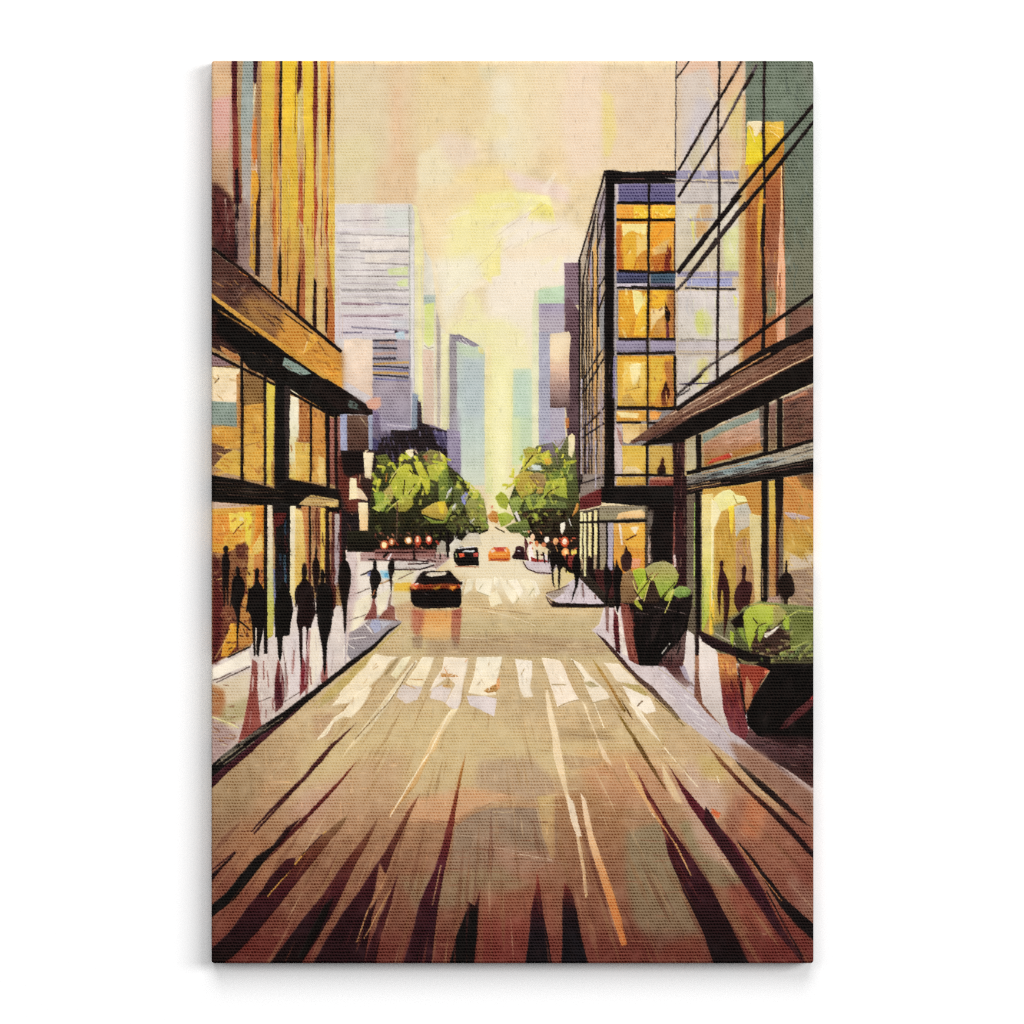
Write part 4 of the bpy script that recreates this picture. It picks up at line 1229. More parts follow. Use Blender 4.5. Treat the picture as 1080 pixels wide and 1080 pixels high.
p 191412 639.5,590 641,597 644.5,604 645,616 642,624 640,638 638,636 637.5,622 636.5,610 637,600 c
@ p15 - painted_person | right of the two pointed figures beside the planter
p 181311 650,590 652,597 656,603 657,614 655,626 653,640 651,646 648.5,636 647,622 646,608 648,600 c
p 2a1818>3c2420 660,575 662,580 666,585 666,594 664,602 657,602 655,596 654.5,588 658,583 c
@ p16 - painted_person | maroon figure behind the tall right window, left one
p 3c1c20>3a2018 760.5,590.5 762,594 762,600 766,608 769,620 769,640 766,660 763,672 763,650 762,625 760,625 759,650 757,640 756,624 758,608 759,600 c
@ p17 - painted_person | heavy maroon figure behind the tall right window, middle one
p 3a1c1f>44241e 784.5,595.5 787,600 786,612 792,614 793,622 791,632 791,650 788,668 783,672 780,650 775,638 774,628 777,618 782,612 782,600 c
@ p18 - painted_person | dark figure behind the rightmost window pane
p 1f1915>2a1e18 829,590 830.2,596 830.5,603 835,608 838,622 836,628 831,631 830,645 827,644 826,632 822,626 820,616 823,608 827,604 828,596 c
@ rfl - painted_reflection | brown and white wet reflections beside the right planters
p 7c7058>645844 724,600 734,610 734,672 724,672 b1 a.6
p e6dcd0>d8ccc8 724,664 732,670 733,690 731,720 724,716 721,700
p ece2d4>e2d6cc>d4c8c0>c0b4a8 737,670 757,688 759,720 763,745 768,768 750,756 735,742 733,715
p a87858>7c5040>9c6c50 733,690 737,690 737,715 741,742 760,765 745,752 732,735 b.6
p 4c2c2c>6c4844>b09c94 700,702 716,700 720,710 728,722 724,726 712,716 b.8
p a89ca8 716,702 722,702 728,720 722,716 b1
p 2c1c1e>241718 737,664 748,670 762,676 775,682 790,690 800,692 800,702 780,700 770,690 752,684 740,676
p 241716 734,664 737,664 737,690 734,692
m b0a488 w1.4 N 754,668 776,680
p 8c6c60>7c4844 638,640 642,640 642,668 639,664 b.4
p e0d0cc>d0c0bc 642,641 648,641 648,682 643,676 b.4 
p 7c3838>5c2024>501c24>3c1c20 647,641 652,650 654,690 649,686 647,664
p d4c0b8>c8a898>8c5c4c>703434 760,690 764,690 775,775 768,770 a.0
@ pa - painted_planter | black tapered planter with a round lime shrub
p 7c4034>8f4c3e>8c4a3c>6c3028 654,636 668,640 671,670 674,702 663,696 658,670
p 231a18>171311>151210 662,634 690,630 714,634 730,626 729,640 726,655 722,680 720,703 674,702 669,680 667,655
p 5c4440>6c524c>4c2c2c 716,676 724,664 720,703 694,702 698,694 708,684 b.5
p 2c2220 688,650 700,644 694,665 686,680 b.8 a.8
m c8c4b8 w1 698,690 706,678
m 5c4c48 w.9 N 670,646 684,648 690,640 724,648
@ pas pa painted_shrub | round lime and olive leaves
p 9c7c50>8a6840>7c5c3c 656,606 664,600 672,610 672,628 668,636 655,636 654,620
p b4c438>9cb430>a4b034 667,602 674,599 680,600 682,612 681,622 676,626 672,618 669,610
p 3c2c22 681,612 688,610 697,628 694,636 678,636
p b0a870>aca858>98ac40>90ac38 680,600 688,594 700,591 710,596 716,606 714,614 708,622 697,632 693,622 690,613 684,610
p a8a468>a09850 680,600 688,595 700,592 698,598 692,602 684,606 b.8
p b4bc54>a4b038 700,632 704,626 710,620 711,626 707,634 701,634
p 88a44c>6c8840 711,622 716,618 724,619 729,623 726,629 716,631 711,628
p b8c440>a8b438>a0ac38 672,622 680,610 684,612 682,622 678,632 671,626
p a4a838 668,634 672,632 677,640 677,644 670,638
m 3c2818 w1.2-1 684,612 672,628 697,631 712,614 681,612 686,608 668,622 677,634 688,614 695,628
m d4cc68 w1.1-1 679,634 685,612 667,612 671,624 706,634 701,647 686,612 692,606 711,622 706,632
m 8c5838 w1 683,608 689,604 689,610 694,604
@ pb - painted_planter | large dark planter in the front right corner
p c07c44>b8783c>7c3028>702c30>7c383c>6c3034 756,688 775,692 779,705 782,730 786,755 792,785 770,772 763,750 759,715
p d09048 757,692 772,700 776,708 770,712 760,704 b1
m d8d4c4 w2-1 777,700 778,712
p 8c3424>a04430>8c3826>6c2420 779,700 795,702 812,704 802,722 793,738 786,754 782,730
p c08c60>b87c50>a86440 787,712 790,718 794,724 793,738 788,750 785,752 785,735
p e07c58 806,706 812,707 806,712
p 1a1513>14110f 779,696 800,700 812,707 795,734 787,752 788,765 800,778 858,780 858,690 800,688
p 241814 777,704 780,704 787,752 786,756 781,735
p 5c2c2c>4a2426 858,733 840,748 826,762 820,770 830,768 858,744 
p 14110f 832,706 858,700 858,734 840,748
m b03838 w1.6 854,738 858,734
p 6a4844>54383a>3c2422>5a3a34 790,768 800,777 858,781 858,832 830,812 802,796 785,782
p 2c1c1c>3c2424 800,774 858,778 858,790 830,788 b2
@ pbs pb painted_shrub | lime and olive pointed leaves
p 848c4c>5c6038>4c4830 774,655 784,640 800,634 858,640 858,700 812,700 780,694 774,675
k 8a9048/74804a/98a050/5c5c38 815,655 858,650 858,692 822,695 n60 l9 w4-2 g150 t30
p 1c1613 770,655 779,648 784,644 784,662 776,664
p 3c2c24 792,672 806,664 822,662 832,668 834,684 810,692 792,692 
k 6c5040/3c2c24/80704c/2c2018 794,676 830,668 834,688 800,694 n26 l8 w3-2 g0 t20
p 6c7438>747c3c 834,652 846,646 858,648 858,676 842,682 832,680 836,668 b.6
p b4c044>a8b838>a0b034 783,650 787,643 794,639 806,637 815,639 816,658 808,660 801,660 797,668 792,680 790,686 787,674 785,662
p a89c58>98944c 815,639 824,641 830,646 827,652 820,658 815,662
p 9cb03c>94a838 800,660 812,657 806,668 801,678 799,674
p a4bc3c 826,648 832,650 832,664 828,664 825,656
p 8ca43c>708034 777,662 783,662 788,680 784,676 
p b0c43c>94a838 770,665 774,668 773,684 770,676
m 2c2018 w1.2 796,668 800,660 800,660 808,657 808,668 820,660 820,660 830,650 794,652 799,658 788,640 792,637
m c8b050 w1.2 N 790,638 800,637 800,637 822,640 
p f4ecd8 806,668 812,666 824,658 815,668 808,673 806,672
m c4cc60 w1.4-1 828,652 842,644 842,644 857,645
m b0b85c w1.2 837,683 852,676
p 1c1714>1a1512 774,682 790,688 812,692 812,706 792,700 778,696
k 8c8c48/4c5830/241c16 790,684 840,686 846,698 800,698 n20 l4 w2-1 t90
p 8c8450>6c6844 778,694 788,698 800,698 796,701 782,700 b.4
@ lsg
k 4a2020/8c5a3c/2a1614/a87850/6c3024 224,584 262,574 264,640 256,676 224,698 n90 l5 w2-1 t90 i z21
k e8b048/d08830/f0d070/c07830 225,540 276,536 276,570 236,580 225,572 n26 l6 w2.4-1 t90 i z22
k 3c1a1a/7c4030/b87848 268,600 278,590 278,650 262,690 256,660 n26 l5 w2-1 g80 t30 i z23
k 4c2a20/2a1816/8c5438/c89858 328,540 343,540 343,610 326,640 n26 l12 w1.6-1 g90 t5 i z24
k 3c1c1c/5c2c2c/24202c/304c64/1c1614 288,545 304,545 304,640 288,640 n40 l9 w1.8-1 g90 t12 i z25
k 6c3430/3c201c/9c6c58 347,545 366,570 362,640 348,660 n26 l9 w1.6-1 g90 t8 i z26
@ lsw
k e8bc58/c88838/dcae48/f0d890 226,452 254,450 254,500 228,500 n14 l9 w2.6-1 g10 t40 i z27
k e0b050/c07c30/b87838 258,430 278,428 278,504 258,504 n12 l8 w2.6-1 g80 t40 i z28
k d09848/b07030/e8c878 306,466 343,470 343,506 306,504 n14 l9 w2.4-1 g85 t20 i z29
k b07038/8c5028/d89850 316,420 342,432 342,466 316,462 n12 l8 w2-1 g80 t20 i z30
k e8d0a0/d8bc88/c8a468 224,390 252,390 248,420 224,420 n10 l7 w2-1 g20 t40 i z31
@ lsf
m 5c4438 w.9 a.7 228,516 286,520 240,522 300,526 310,522 352,528 226,508 260,512
k 2a2220/4a3428/6c4c38 232,330 262,350 290,372 330,400 300,396 250,366 n26 l7 w1.2-.8 g35 t8 i z32
m c89048 w.9 a.8 230,327 268,350 274,352 300,368
@ lc
k 3c2824/7c5440/a87440 224,272 262,300 300,335 300,350 256,328 224,306 n50 l10 w1.6-1 g36 t12 i z33
k e8ac48/b87828/d89838 290,350 350,392 350,400 300,366 n24 l10 w1.6-1 g36 t10 i z34
k c88430/dca048/a86c28 320,350 358,378 358,400 330,378 n22 l9 w2.4-1 g36 t25 i z35
@ lfu
k b85c30/7c3424/d89440/8c4c30 284,200 352,230 352,345 300,318 284,300 n22 l26 w1.1-.7 g90 t2 i z36
k d8c078/c8a868/e8c848 300,70 350,70 350,330 300,300 n22 l30 w1.1-.7 g90 t2 i z37
k 8c7468/6c4c44/b09484 232,205 268,205 270,280 240,262 n34 l14 w1.4-1 g90 t4 i z38
k 3c1c1c/5c302c/2a1818 224,205 244,225 250,270 224,256 n30 l9 w1.8-1 g80 t30 i z39
m 5c2824 w.9 a.7 286,150 286,200 304,240 303,300 322,150 321,220 340,200 339,262 312,70 311,140
@ rgf
k f4dc80/e8b030/c88428/f0e0a0 652,240 682,240 682,284 652,284 n9 l7 w2.2-1 g80 t60 i z41
k e8b850/c07c30/dca038 687,240 711,240 711,284 687,284 n9 l7 w2.2-1 g80 t60 i z42
k e8c048/c88828/f0dc90 653,308 682,308 682,354 653,354 n9 l8 w2.2-1 g80 t60 i z43
k e8b840/b87830/8c5028 687,308 711,308 711,354 687,354 n9 l7 w2-1 g80 t60 i z44
@ rgl
k f0d888/c88c30/e8b840 652,380 682,380 682,426 652,426 n10 l8 w2.2-1 g80 t60 i z45
k c88838/e8bc50/a87030 686,380 711,380 711,426 686,426 n9 l7 w2-1 g80 t60 i z46
@ rgs
k 4a3c34/8c7c70/c8b8a0/6c605c 613,290 638,215 638,500 613,500 n60 l18 w1.1-.8 g90 t4 i z47
k 3c2c2c/8480a0/a89cac 613,420 636,400 636,505 613,505 n40 l20 w1.1-.8 g90 t3 i z48
@ rbs
k 4c3028/8c6450/a07860/5c3c30 690,450 740,424 800,388 856,356 856,370 800,400 740,432 700,458 n70 l22 w1.3-.8 g-28 t4 i z49
@ rbb
k 2c2826/5c6462/a8aca4/3c302c 728,506 800,488 856,470 856,480 800,496 728,512 n50 l18 w1.2-.8 g-14 t4 i z50
m 6c4c44 w1 a.8 728,518 770,508 790,502 856,490
@ rbu
k 5c3830/8c5c4c/3c2824 827,422 857,412 857,462 827,470 n40 l10 w1.6-1 g-20 t25 i z51
k c89878/b08060/d8ac90 744,470 802,446 802,466 744,484 n24 l12 w1.6-1 g-20 t12 i z52
@ rbp
k c8a050/a88440/d8b868/b08c48 828,506 857,504 857,600 828,600 n34 l10 w2.2-1 g70 t40 i z53
k a88860/8c7458/c0a478 834,604 857,600 857,640 834,640 n20 l8 w2-1 g20 t30 i z54
k d8b050/b08838/c89c48 756,556 790,560 794,640 756,640 n30 l12 w2-1 g85 t14 i z55
k 98a850/c8c468/6c7438 740,610 752,610 752,660 740,664 n14 l14 w1.6-1 g90 t4 i z56
@ rbw
k b06c38/c88848/8c4c30/a85c34 788,200 824,185 824,340 788,370 n44 l18 w1.8-1 g90 t5 i z57
k 7c8878/5c685c/6c7060 828,80 857,80 857,310 830,310 n40 l12 w2-1 g80 t30 i z58
@ rbg
k dcd2c4/c0b8b4/e0d0a8/c8c0c8 716,90 756,80 778,200 716,210 n26 l14 w2-1 g75 t20 i z59
k dcd6c8/c0bcb8/d4d4b0 716,220 778,216 778,440 716,420 n44 l14 w1.8-1 g88 t16 i z60
@ wt
k e0dad4/c4bcbc/b8b0b4 356,222 430,222 430,350 356,350 n60 l20 w1.1-.8 g0 t3 i z61
@ rgk
k 4c3c34/6c5850/2a201c 640,200 646,200 646,510 640,510 n26 l10 w1.1-.8 g90 t3 i z62
k 5c3030/3c2020/7c5c50 712,470 722,470 722,600 712,600 n24 l10 w1.3-.8 g90 t4 i z63
k 5c4c40/2c2422/7c6c5c 684,536 690,536 690,594 684,594 n12 l7 w1.2-.8 g90 t5 i z64
@ rp
p a07860>8c6450 768,782 800,792 858,836 858,862 822,838 780,806 b3
k e4dcd8/b8acb0/c4b4b4 690,706 740,742 780,790 760,790 700,730 n30 l14 w1.4-.8 g38 t8 i z65
@ rd
k d4bc8c/b89c6c/c8ac7c/ccac7c 330,750 690,750 760,830 740,860 280,860 n110 l22 w1.1-.6 g2 t8 i z66
k a07454/8c5c44/ac8460/9c6c4c 250,860 800,860 850,1000 240,1000 n150 l20 w1.1-.6 g2 t8 i z67
k d4bc8c/bca070/c8b080 430,640 620,640 660,690 400,690 n70 l20 w1.1-.7 g2 t5 i z68
@ cwn
k fbf0d8/d8c8a8/c8a878 392,698 420,698 380,740 350,760 n8 l7 w1.2-.8 g130 t30 i z69
k fbf0d8/d0b890/c8a878 470,698 490,698 484,738 460,720 n10 l7 w1.2-.8 g100 t50 i z70
k fbf4dc/d8ccb0/c8b088 505,698 526,698 520,728 502,728 n10 l8 w1.2-.8 g100 t50 i z71
k fbf4dc/d8ccb0/c8b088 575,700 592,700 606,738 590,740 n9 l8 w1.2-.8 g70 t50 i z72
k fbf4dc/d8ccb0/c8b088 548,700 559,700 559,732 550,732 n6 l7 w1.1-.8 g90 t50 i z73
@ lp
k f0e8d8/c4b4ac/b8a8a0 270,690 366,630 366,690 300,740 270,740 n30 l18 w1.3-.8 g92 t8 i z74
k b08078/8c4c44/dcd0c4 266,690 346,690 340,720 300,745 262,770 n26 l16 w1.6-.8 g90 t5 i z75
k 8c5c40/b89470/c8b898 224,722 240,722 256,780 224,795 n26 l9 w1.6-1 g10 t25 i z76
@ isl
k e4dce0/a89ca4/b0a4a0 584,628 606,612 640,632 640,636 n12 l8 w1.1-.8 g90 t20 i z77
@ pa
k 2c2222/241a1a/100e0d 672,645 726,640 718,698 678,698 n46 l12 w1.8-1 g100 t16 i z78
k a05c4c/7c3c30/6c3028 657,645 668,645 672,698 662,690 n16 l9 w1.6-1 g85 t6 i z79
@ pb
k 201816/0f0d0c 800,710 856,705 856,770 800,770 n40 l14 w1.8-1 g120 t20 i z80
k 8c4034/5c2428/a8583c/4a1e22 762,700 780,700 788,770 768,760 n36 l10 w1.8-1 g84 t10 i z81
k 4a3030/2a1c1c/7c5850 795,782 857,784 857,828 820,806 n36 l12 w1.4-1 g15 t10 i z82
@ dk
k 4c3428/6c4438/3a2822/8c6450/2a201c 358,480 396,480 396,578 360,578 n50 l6 w1.8-1 g80 t40 i z90
k 6c6480/4a4460/8c84a0/3a3448 400,455 474,455 474,490 400,490 n40 l8 w2-1 g85 t20 i z91
@ lt
k 7c3c30/a86c50/3c2c24/5c4030 395,562 470,562 470,580 395,580 n36 l4 w1.6-1 g60 t40 i z92 a.9
k d0cc48/a8b838/e0d858 412,500 468,488 466,520 430,536 412,530 n22 l6 w2-1 g110 t50 i z93
@ rt
k d0cc48/b8b838/e0d460 546,490 596,500 596,524 548,520 n20 l6 w2-1 g60 t50 i z94
@ sky
k efe6d0/e8dcb8/ece4a4 450,200 600,190 600,300 560,380 470,330 n26 l20 w5-2 g140 t30 i z95 a.35
@ rd
v 8c6440/7a4c34/a07c50/6c3c2c 515,575 240,840 800,840 856,1010 226,1010 n150 l90 w5 a.4 z101
v d8bc88/c8a070/e0c898 515,575 260,780 780,780 850,1000 240,1000 n70 l60 w2 a.45 z102
v b08c58/9c7848/d8c494 515,575 380,700 650,700 740,800 300,800 n60 l60 w3 a.4 z103
@ rp
v 8c7068/b8a098/5c4440 515,575 700,700 760,740 856,800 856,850 n30 l50 w3 a.5 z104
@ st
v 6c3430/2a1618/8c5038/1c1412 515,575 226,880 856,880 856,1010 226,1010 n120 l60 w2.4 a.5 z105
@ p3
e 181412 268.6,599 273.6,608
p d8cab8 269.3,662 270.6,662 270.4,690 269.6,690 n1
m 181412 w2.6-1.6 263,620 260,645
@ p5
e 1c1412 318.2,594 323.4,604
m 231615 w2.6-1.8 314,618 312,640 329,618 332,642
@ p7
e 181513 337.8,602 343,612
m 181513 w2.6-1.8 335,620 334,648 348,620 351,650
@ p2
e 191513 248,598 252.6,607
m 191513 w2.4-1.4 246,612 243,640
@ p8
e 191512 360.4,582 364.8,591
@ p9
e 1d1a17 393.2,591 397,599
@ p17
e 3a1c1f 782,596 787,606
@ p16
e 3c1c20 758.5,591 762.6,599
@ lt
k ccc838/b4bc34/d8d444/a4b034 398,486 412,482 440,480 470,482 476,496 462,494 436,486 410,500 400,520 392,516 n26 l8 w3.4-1.6 g60 t60 z106 v8
k 98a83c/c0c044/80943a 478,500 500,514 514,530 516,556 508,556 500,530 480,514 n18 l7 w3-1.4 g60 t60 z107 v8
@ rt
k ccc838/b8bc34/d8d444/a8b438 530,512 546,490 552,474 584,472 604,486 606,500 590,484 560,480 548,504 534,524 n22 l8 w3.2-1.6 g120 t60 z108 v8
@ dt6
k a79cb2/b8b0bc 570,440 590,440 584,466 572,466 n6 l8 w3-2 g60 t40 i z109
'''
run(DATA)

# ------------------------------------------------------------------ the place
import bpy
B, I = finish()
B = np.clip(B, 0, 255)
PX = .6/(X1-X0)                 # metres per pixel of the photograph
DEPTH = .030                    # how far the print stands out from the wall
K = 1.5                         # mesh cells per pixel
nx, ny = int((X1-X0)*K), int((Y1-Y0)*K)

sc = bpy.context.scene
sc.view_settings.view_transform = 'Standard'; sc.view_settings.look = 'None'
sc.view_settings.exposure = 0; sc.view_settings.gamma = 1; sc.view_settings.use_curve_mapping = False
sc.cycles.max_bounces = 6; sc.cycles.use_denoising = False; sc.cycles.pixel_filter_type = 'BLACKMAN_HARRIS'; sc.cycles.filter_width = 1.3
col = bpy.context.collection

def mat(name):
    m = bpy.data.materials.new(name); m.use_nodes = True
    return m, m.node_tree.nodes, m.node_tree.links, m.node_tree.nodes['Principled BSDF']
def mth(N, L, op, a, b=None, c=None):
    n = N.new('ShaderNodeMath'); n.operation = op
    for i, v in enumerate((a, b, c)):
        if v is None: continue
        if isinstance(v, (int, float)): n.inputs[i].default_value = v
        else: L.new(v, n.inputs[i])
    return n.outputs[0]
def print_material():
    """ink on woven canvas: the printed colour, the thread pattern and its relief"""
    m, N, L, P = mat('printed_canvas')
    at = N.new('ShaderNodeAttribute'); at.attribute_name = 'ink'
    tc = N.new('ShaderNodeTexCoord'); sp = N.new('ShaderNodeSeparateXYZ'); L.new(tc.outputs['Object'], sp.inputs[0])
    nz = N.new('ShaderNodeTexNoise'); nz.inputs['Scale'].default_value = 260; nz.inputs['Detail'].default_value = 2; L.new(tc.outputs['Object'], nz.inputs[0])
    wob = mth(N, L, 'MULTIPLY', mth(N, L, 'SUBTRACT', nz.outputs[0], .5), .9)
    u = mth(N, L, 'ADD', mth(N, L, 'DIVIDE', sp.outputs[0], 3.02*PX), wob)
    v = mth(N, L, 'ADD', mth(N, L, 'DIVIDE', sp.outputs[2], 3.27*PX), mth(N, L, 'MULTIPLY', wob, .5))
    T = 2*math.pi
    a = mth(N, L, 'COSINE', mth(N, L, 'MULTIPLY', mth(N, L, 'ADD', u, mth(N, L, 'MULTIPLY', v, .5)), T))
    b = mth(N, L, 'COSINE', mth(N, L, 'MULTIPLY', v, T))
    # thread height: rows (b) with the warp threads (a) passing over and under
    a1 = mth(N, L, 'MULTIPLY_ADD', a, .5, .5); b1 = mth(N, L, 'MULTIPLY_ADD', b, .5, .5)
    pore = mth(N, L, 'MULTIPLY', mth(N, L, 'POWER', a1, 1.3), mth(N, L, 'POWER', b1, 1.5))
    gap = mth(N, L, 'ADD', mth(N, L, 'MULTIPLY', pore, .88), mth(N, L, 'MULTIPLY', b1, .12))
    n2 = N.new('ShaderNodeTexNoise'); n2.inputs['Scale'].default_value = 70; n2.inputs['Detail'].default_value = 3; L.new(tc.outputs['Object'], n2.inputs[0])
    amt = mth(N, L, 'MULTIPLY', N_clamp(N, L, mth(N, L, 'MULTIPLY_ADD', n2.outputs[0], 3., -.75)), 1.)
    n3 = N.new('ShaderNodeTexNoise'); n3.inputs['Scale'].default_value = 900; n3.inputs['Detail'].default_value = 1; L.new(tc.outputs['Object'], n3.inputs[0])
    # shade in the cloth's pores is put into the ink colour; pale ink hides it
    lum = N.new('ShaderNodeRGBToBW'); L.new(at.outputs['Color'], lum.inputs[0])
    depth = mth(N, L, 'SUBTRACT', WEAVE_DARK, mth(N, L, 'MULTIPLY', lum.outputs[0], WEAVE_DARK*.85))
    g = mth(N, L, 'MULTIPLY', mth(N, L, 'MULTIPLY', gap, amt), depth)
    ga = N.new('ShaderNodeGamma'); L.new(at.outputs['Color'], ga.inputs[0]); L.new(mth(N, L, 'ADD', .9, g), ga.inputs[1])
    k = mth(N, L, 'ADD', 1., mth(N, L, 'MULTIPLY', mth(N, L, 'SUBTRACT', n3.outputs[0], .5), .35))
    k = mth(N, L, 'MULTIPLY', k, INK)
    mx = N.new('ShaderNodeVectorMath'); mx.operation = 'SCALE'; L.new(ga.outputs[0], mx.inputs[0]); L.new(k, mx.inputs['Scale'])
    L.new(mx.outputs[0], P.inputs['Base Color'])
    P.inputs['Roughness'].default_value = .62; P.inputs['Specular IOR Level'].default_value = .02
    bp = N.new('ShaderNodeBump'); bp.inputs['Strength'].default_value = 1; bp.inputs['Distance'].default_value = .00011
    L.new(mth(N, L, 'MULTIPLY', mth(N, L, 'SUBTRACT', 1., gap), mth(N, L, 'MULTIPLY_ADD', amt, .7, .3)), bp.inputs['Height']); L.new(bp.outputs[0], P.inputs['Normal'])
    return m
def N_clamp(N, L, s):
    c = N.new('ShaderNodeClamp'); L.new(s, c.inputs[0]); return c.outputs[0]
WEAVE_DARK = 1.35
INK = .86
MC = print_material()

def make_mesh(name, co, faces, rgb, parent):
    """quads from numpy arrays with the printed colour on every vertex"""
    me = bpy.data.meshes.new(name)
    me.vertices.add(len(co)); me.vertices.foreach_set('co', co.astype(np.float32).ravel())
    nf = len(faces); me.loops.add(nf*4); me.loops.foreach_set('vertex_index', faces.astype(np.int32).ravel())
    me.polygons.add(nf); me.polygons.foreach_set('loop_start', np.arange(0, nf*4, 4, dtype=np.int32)); me.polygons.foreach_set('loop_total', np.full(nf, 4, np.int32))
    me.update(calc_edges=True)
    at = me.color_attributes.new('ink', 'BYTE_COLOR', 'POINT')
    c = np.ones((len(co), 4), np.float32); c[:, :3] = rgb/255
    at.data.foreach_set('color_srgb', c.ravel())
    me.materials.append(MC)
    me.shade_smooth()
    o = bpy.data.objects.new(name, me); col.objects.link(o)
    if parent: o.parent = parent
    return o

# colours and element ids on the mesh grid
pad = np.pad(B, ((1, 1), (1, 1), (0, 0)), mode='edge')
sm = (pad[:-1, :-1]+pad[1:, :-1]+pad[:-1, 1:]+pad[1:, 1:])/4      # value at sample corners, (H+1)x(W+1)
f = SS/K
iy = np.minimum(np.rint(np.arange(ny+1)*f).astype(int), H); ix = np.minimum(np.rint(np.arange(nx+1)*f).astype(int), W)
VC = sm[iy][:, ix]
cy = np.minimum(((np.arange(ny)+.5)*f).astype(int), H-1); cx = np.minimum(((np.arange(nx)+.5)*f).astype(int), W-1)
CI = I[cy][:, cx]

# positions: flat face, rounded rim and rounded corners
w_, h_ = (X1-X0)*PX, (Y1-Y0)*PX
gx = np.linspace(-w_/2, w_/2, nx+1); gz = np.linspace(h_/2, -h_/2, ny+1)
GX, GZ = np.meshgrid(gx, gz)
R = 3.2*PX
ax = np.clip((np.abs(GX)-(w_/2-R))/R, 0, 1); az = np.clip((np.abs(GZ)-(h_/2-R))/R, 0, 1)
PXX = np.sign(GX)*(np.minimum(np.abs(GX), w_/2-R)+R*ax*np.sqrt(1-az**2/2))
PZZ = np.sign(GZ)*(np.minimum(np.abs(GZ), h_/2-R)+R*az*np.sqrt(1-ax**2/2))
rr = np.clip(np.sqrt((ax*np.sqrt(1-az**2/2))**2+(az*np.sqrt(1-ax**2/2))**2), 0, 1)
RD = 2.6*PX
PY = -DEPTH+RD*(1-np.sqrt(1-(rr*.995)**2))
ZC = 1.5-((Y0+Y1)/2-540)*PX; XC = ((X0+X1)/2-540)*PX
CO = np.stack([PXX, PY, PZZ], -1).reshape(-1, 3); VCF = VC.reshape(-1, 3)

root = bpy.data.objects.new('canvas_print', None); col.objects.link(root); root.location = (XC, 0, ZC)
root.empty_display_size = .05
root['label'] = 'tall stretched canvas print of a painted city street, mounted on the white wall'
root['category'] = 'canvas print'

idx = np.arange((nx+1)*(ny+1)).reshape(ny+1, nx+1)
Q = np.stack([idx[:-1, :-1], idx[1:, :-1], idx[1:, 1:], idx[:-1, 1:]], -1)   # facing -Y
OBJ = {}
for e, (nm, par, lab, key) in enumerate(ELEMS):
    q = Q[CI == e]
    if not len(q):
        if any(x[1] == key for x in ELEMS):          # a painted building whose parts carry all its surface
            o = bpy.data.objects.new(nm, None); col.objects.link(o); o.parent = OBJ.get(par, root); o['label'] = lab; OBJ[key] = o
        continue
    u, inv = np.unique(q.ravel(), return_inverse=True)
    o = make_mesh(nm, CO[u], inv.reshape(-1, 4), VCF[u], OBJ.get(par, root))
    if lab: o['label'] = lab
    OBJ[key] = o

# the wrapped sides: the picture is mirrored round the edge of the stretcher
ring = np.concatenate([idx[0, :-1], idx[:-1, -1], idx[-1, :0:-1], idx[:0:-1, 0]])
yy, xx = np.divmod(ring, nx+1)
n = 14; co = []; rgb = []
for k in range(n+1):
    t = k/n; c = CO[ring].copy(); y0 = c[:, 1].copy(); c[:, 1] = y0+(-.0004-y0)*t; co.append(c)
    s = int(t*DEPTH/PX*K)
    rgb.append(VC[np.clip(yy, s, ny-s), np.clip(xx, s, nx-s)])
m_ = len(ring); a = np.arange(m_); b = np.roll(a, -1)
fc = np.concatenate([np.stack([a+k*m_, b+k*m_, b+(k+1)*m_, a+(k+1)*m_], -1)[:, ::-1] for k in range(n)])
eg = make_mesh('canvas_edge', np.concatenate(co), fc, np.concatenate(rgb), root)
eg['label'] = 'printed canvas wrapped round the sides of the stretcher'

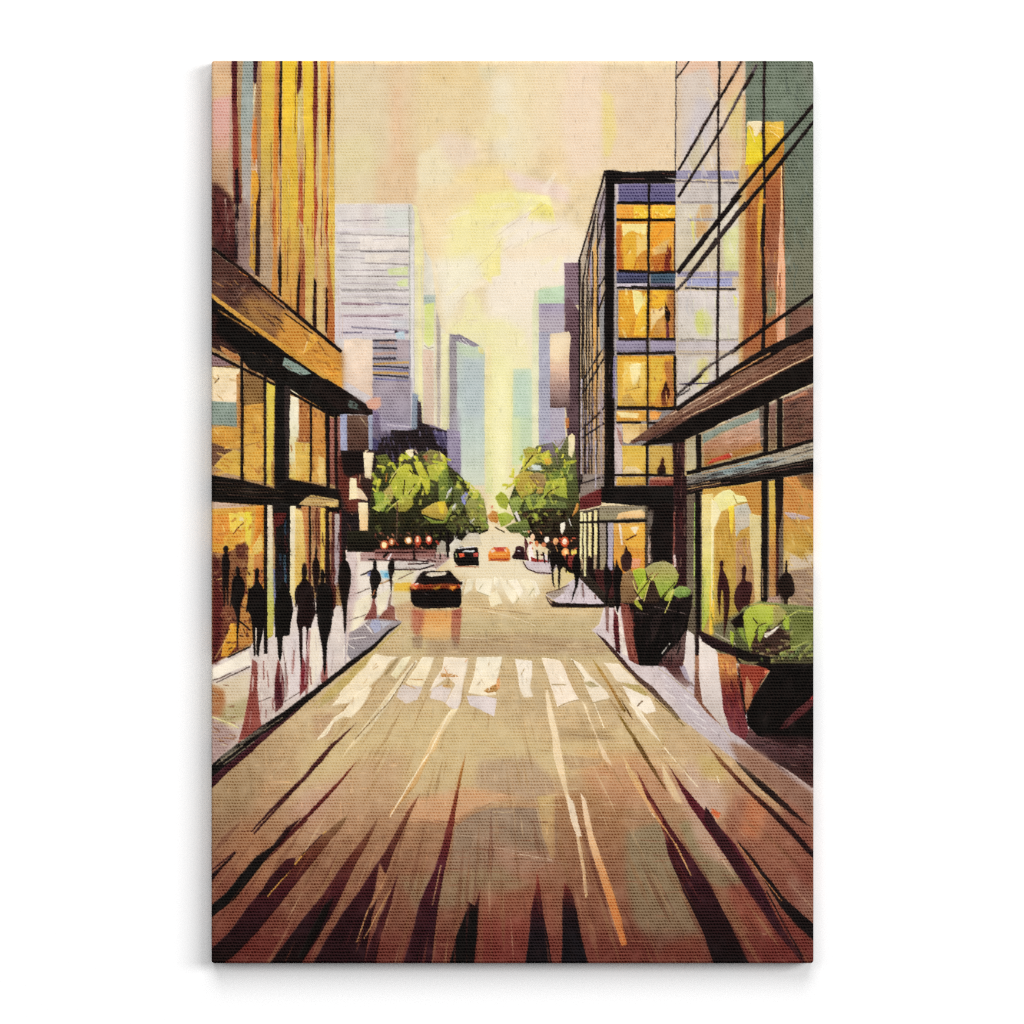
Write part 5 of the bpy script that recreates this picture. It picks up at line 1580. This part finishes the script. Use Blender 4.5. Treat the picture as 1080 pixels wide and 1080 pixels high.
# wall
m, N, L, P = mat('white_wall_paint')
P.inputs['Base Color'].default_value = (.88, .88, .88, 1); P.inputs['Roughness'].default_value = .9; P.inputs['Specular IOR Level'].default_value = .1
nz = N.new('ShaderNodeTexNoise'); nz.inputs['Scale'].default_value = 350; bp = N.new('ShaderNodeBump'); bp.inputs['Strength'].default_value = .05; bp.inputs['Distance'].default_value = .0002
L.new(nz.outputs[0], bp.inputs['Height']); L.new(bp.outputs[0], P.inputs['Normal'])
me = bpy.data.meshes.new('wall')
vs = [(x, y, z) for y in (0, .1) for x, z in ((-3, 0), (3, 0), (3, 3), (-3, 3))]
me.from_pydata(vs, [], [(0, 1, 2, 3), (7, 6, 5, 4), (0, 4, 5, 1), (1, 5, 6, 2), (2, 6, 7, 3), (3, 7, 4, 0)]); me.materials.append(m)
wl = bpy.data.objects.new('wall', me); col.objects.link(wl)
wl['kind'] = 'structure'; wl['label'] = 'plain white wall behind the canvas print'; wl['category'] = 'wall'

# lamps: three large soft boxes, above, right and (weaker) left of the viewer, plus an added front fill
from mathutils import Vector
def softbox(name, az, el, dist, sx, sy, power):
    l = bpy.data.lights.new(name, 'AREA'); l.shape = 'RECTANGLE'; l.size = sx; l.size_y = sy; l.energy = power
    o = bpy.data.objects.new(name, l); col.objects.link(o)
    a, e = math.radians(az), math.radians(el)
    o.location = (dist*math.sin(a)*math.cos(e), -dist*math.cos(a)*math.cos(e), 1.5+dist*math.sin(e))
    o.rotation_euler = (Vector((0, 0, 1.5))-o.location).to_track_quat('-Z', 'Y').to_euler()
G = .972
softbox('softbox_above', 0, 43, 14, 8.5, 8.5, 1280*G)
softbox('softbox_right', 38, 10, 14, 9.0, 4.5, 1460*G)
softbox('softbox_left', -32, 10, 14, 7.5, 4.5, 350*G)
softbox('fill_front', 3, -4, 14, 5.0, 4.0, 290*G)  # added fill, lifts the shadow under the print
w = bpy.data.worlds.new('World'); sc.world = w; w.use_nodes = True
w.node_tree.nodes['Background'].inputs[0].default_value = (1, 1, 1, 1); w.node_tree.nodes['Background'].inputs[1].default_value = .01

cam = bpy.data.cameras.new('camera'); co_ = bpy.data.objects.new('camera', cam); col.objects.link(co_)
co_.location = (0, -6-DEPTH, 1.5); co_.rotation_euler = (math.pi/2, 0, 0)
cam.lens = 36*6/(1080*PX); cam.sensor_width = 36; cam.clip_end = 100
sc.camera = co_
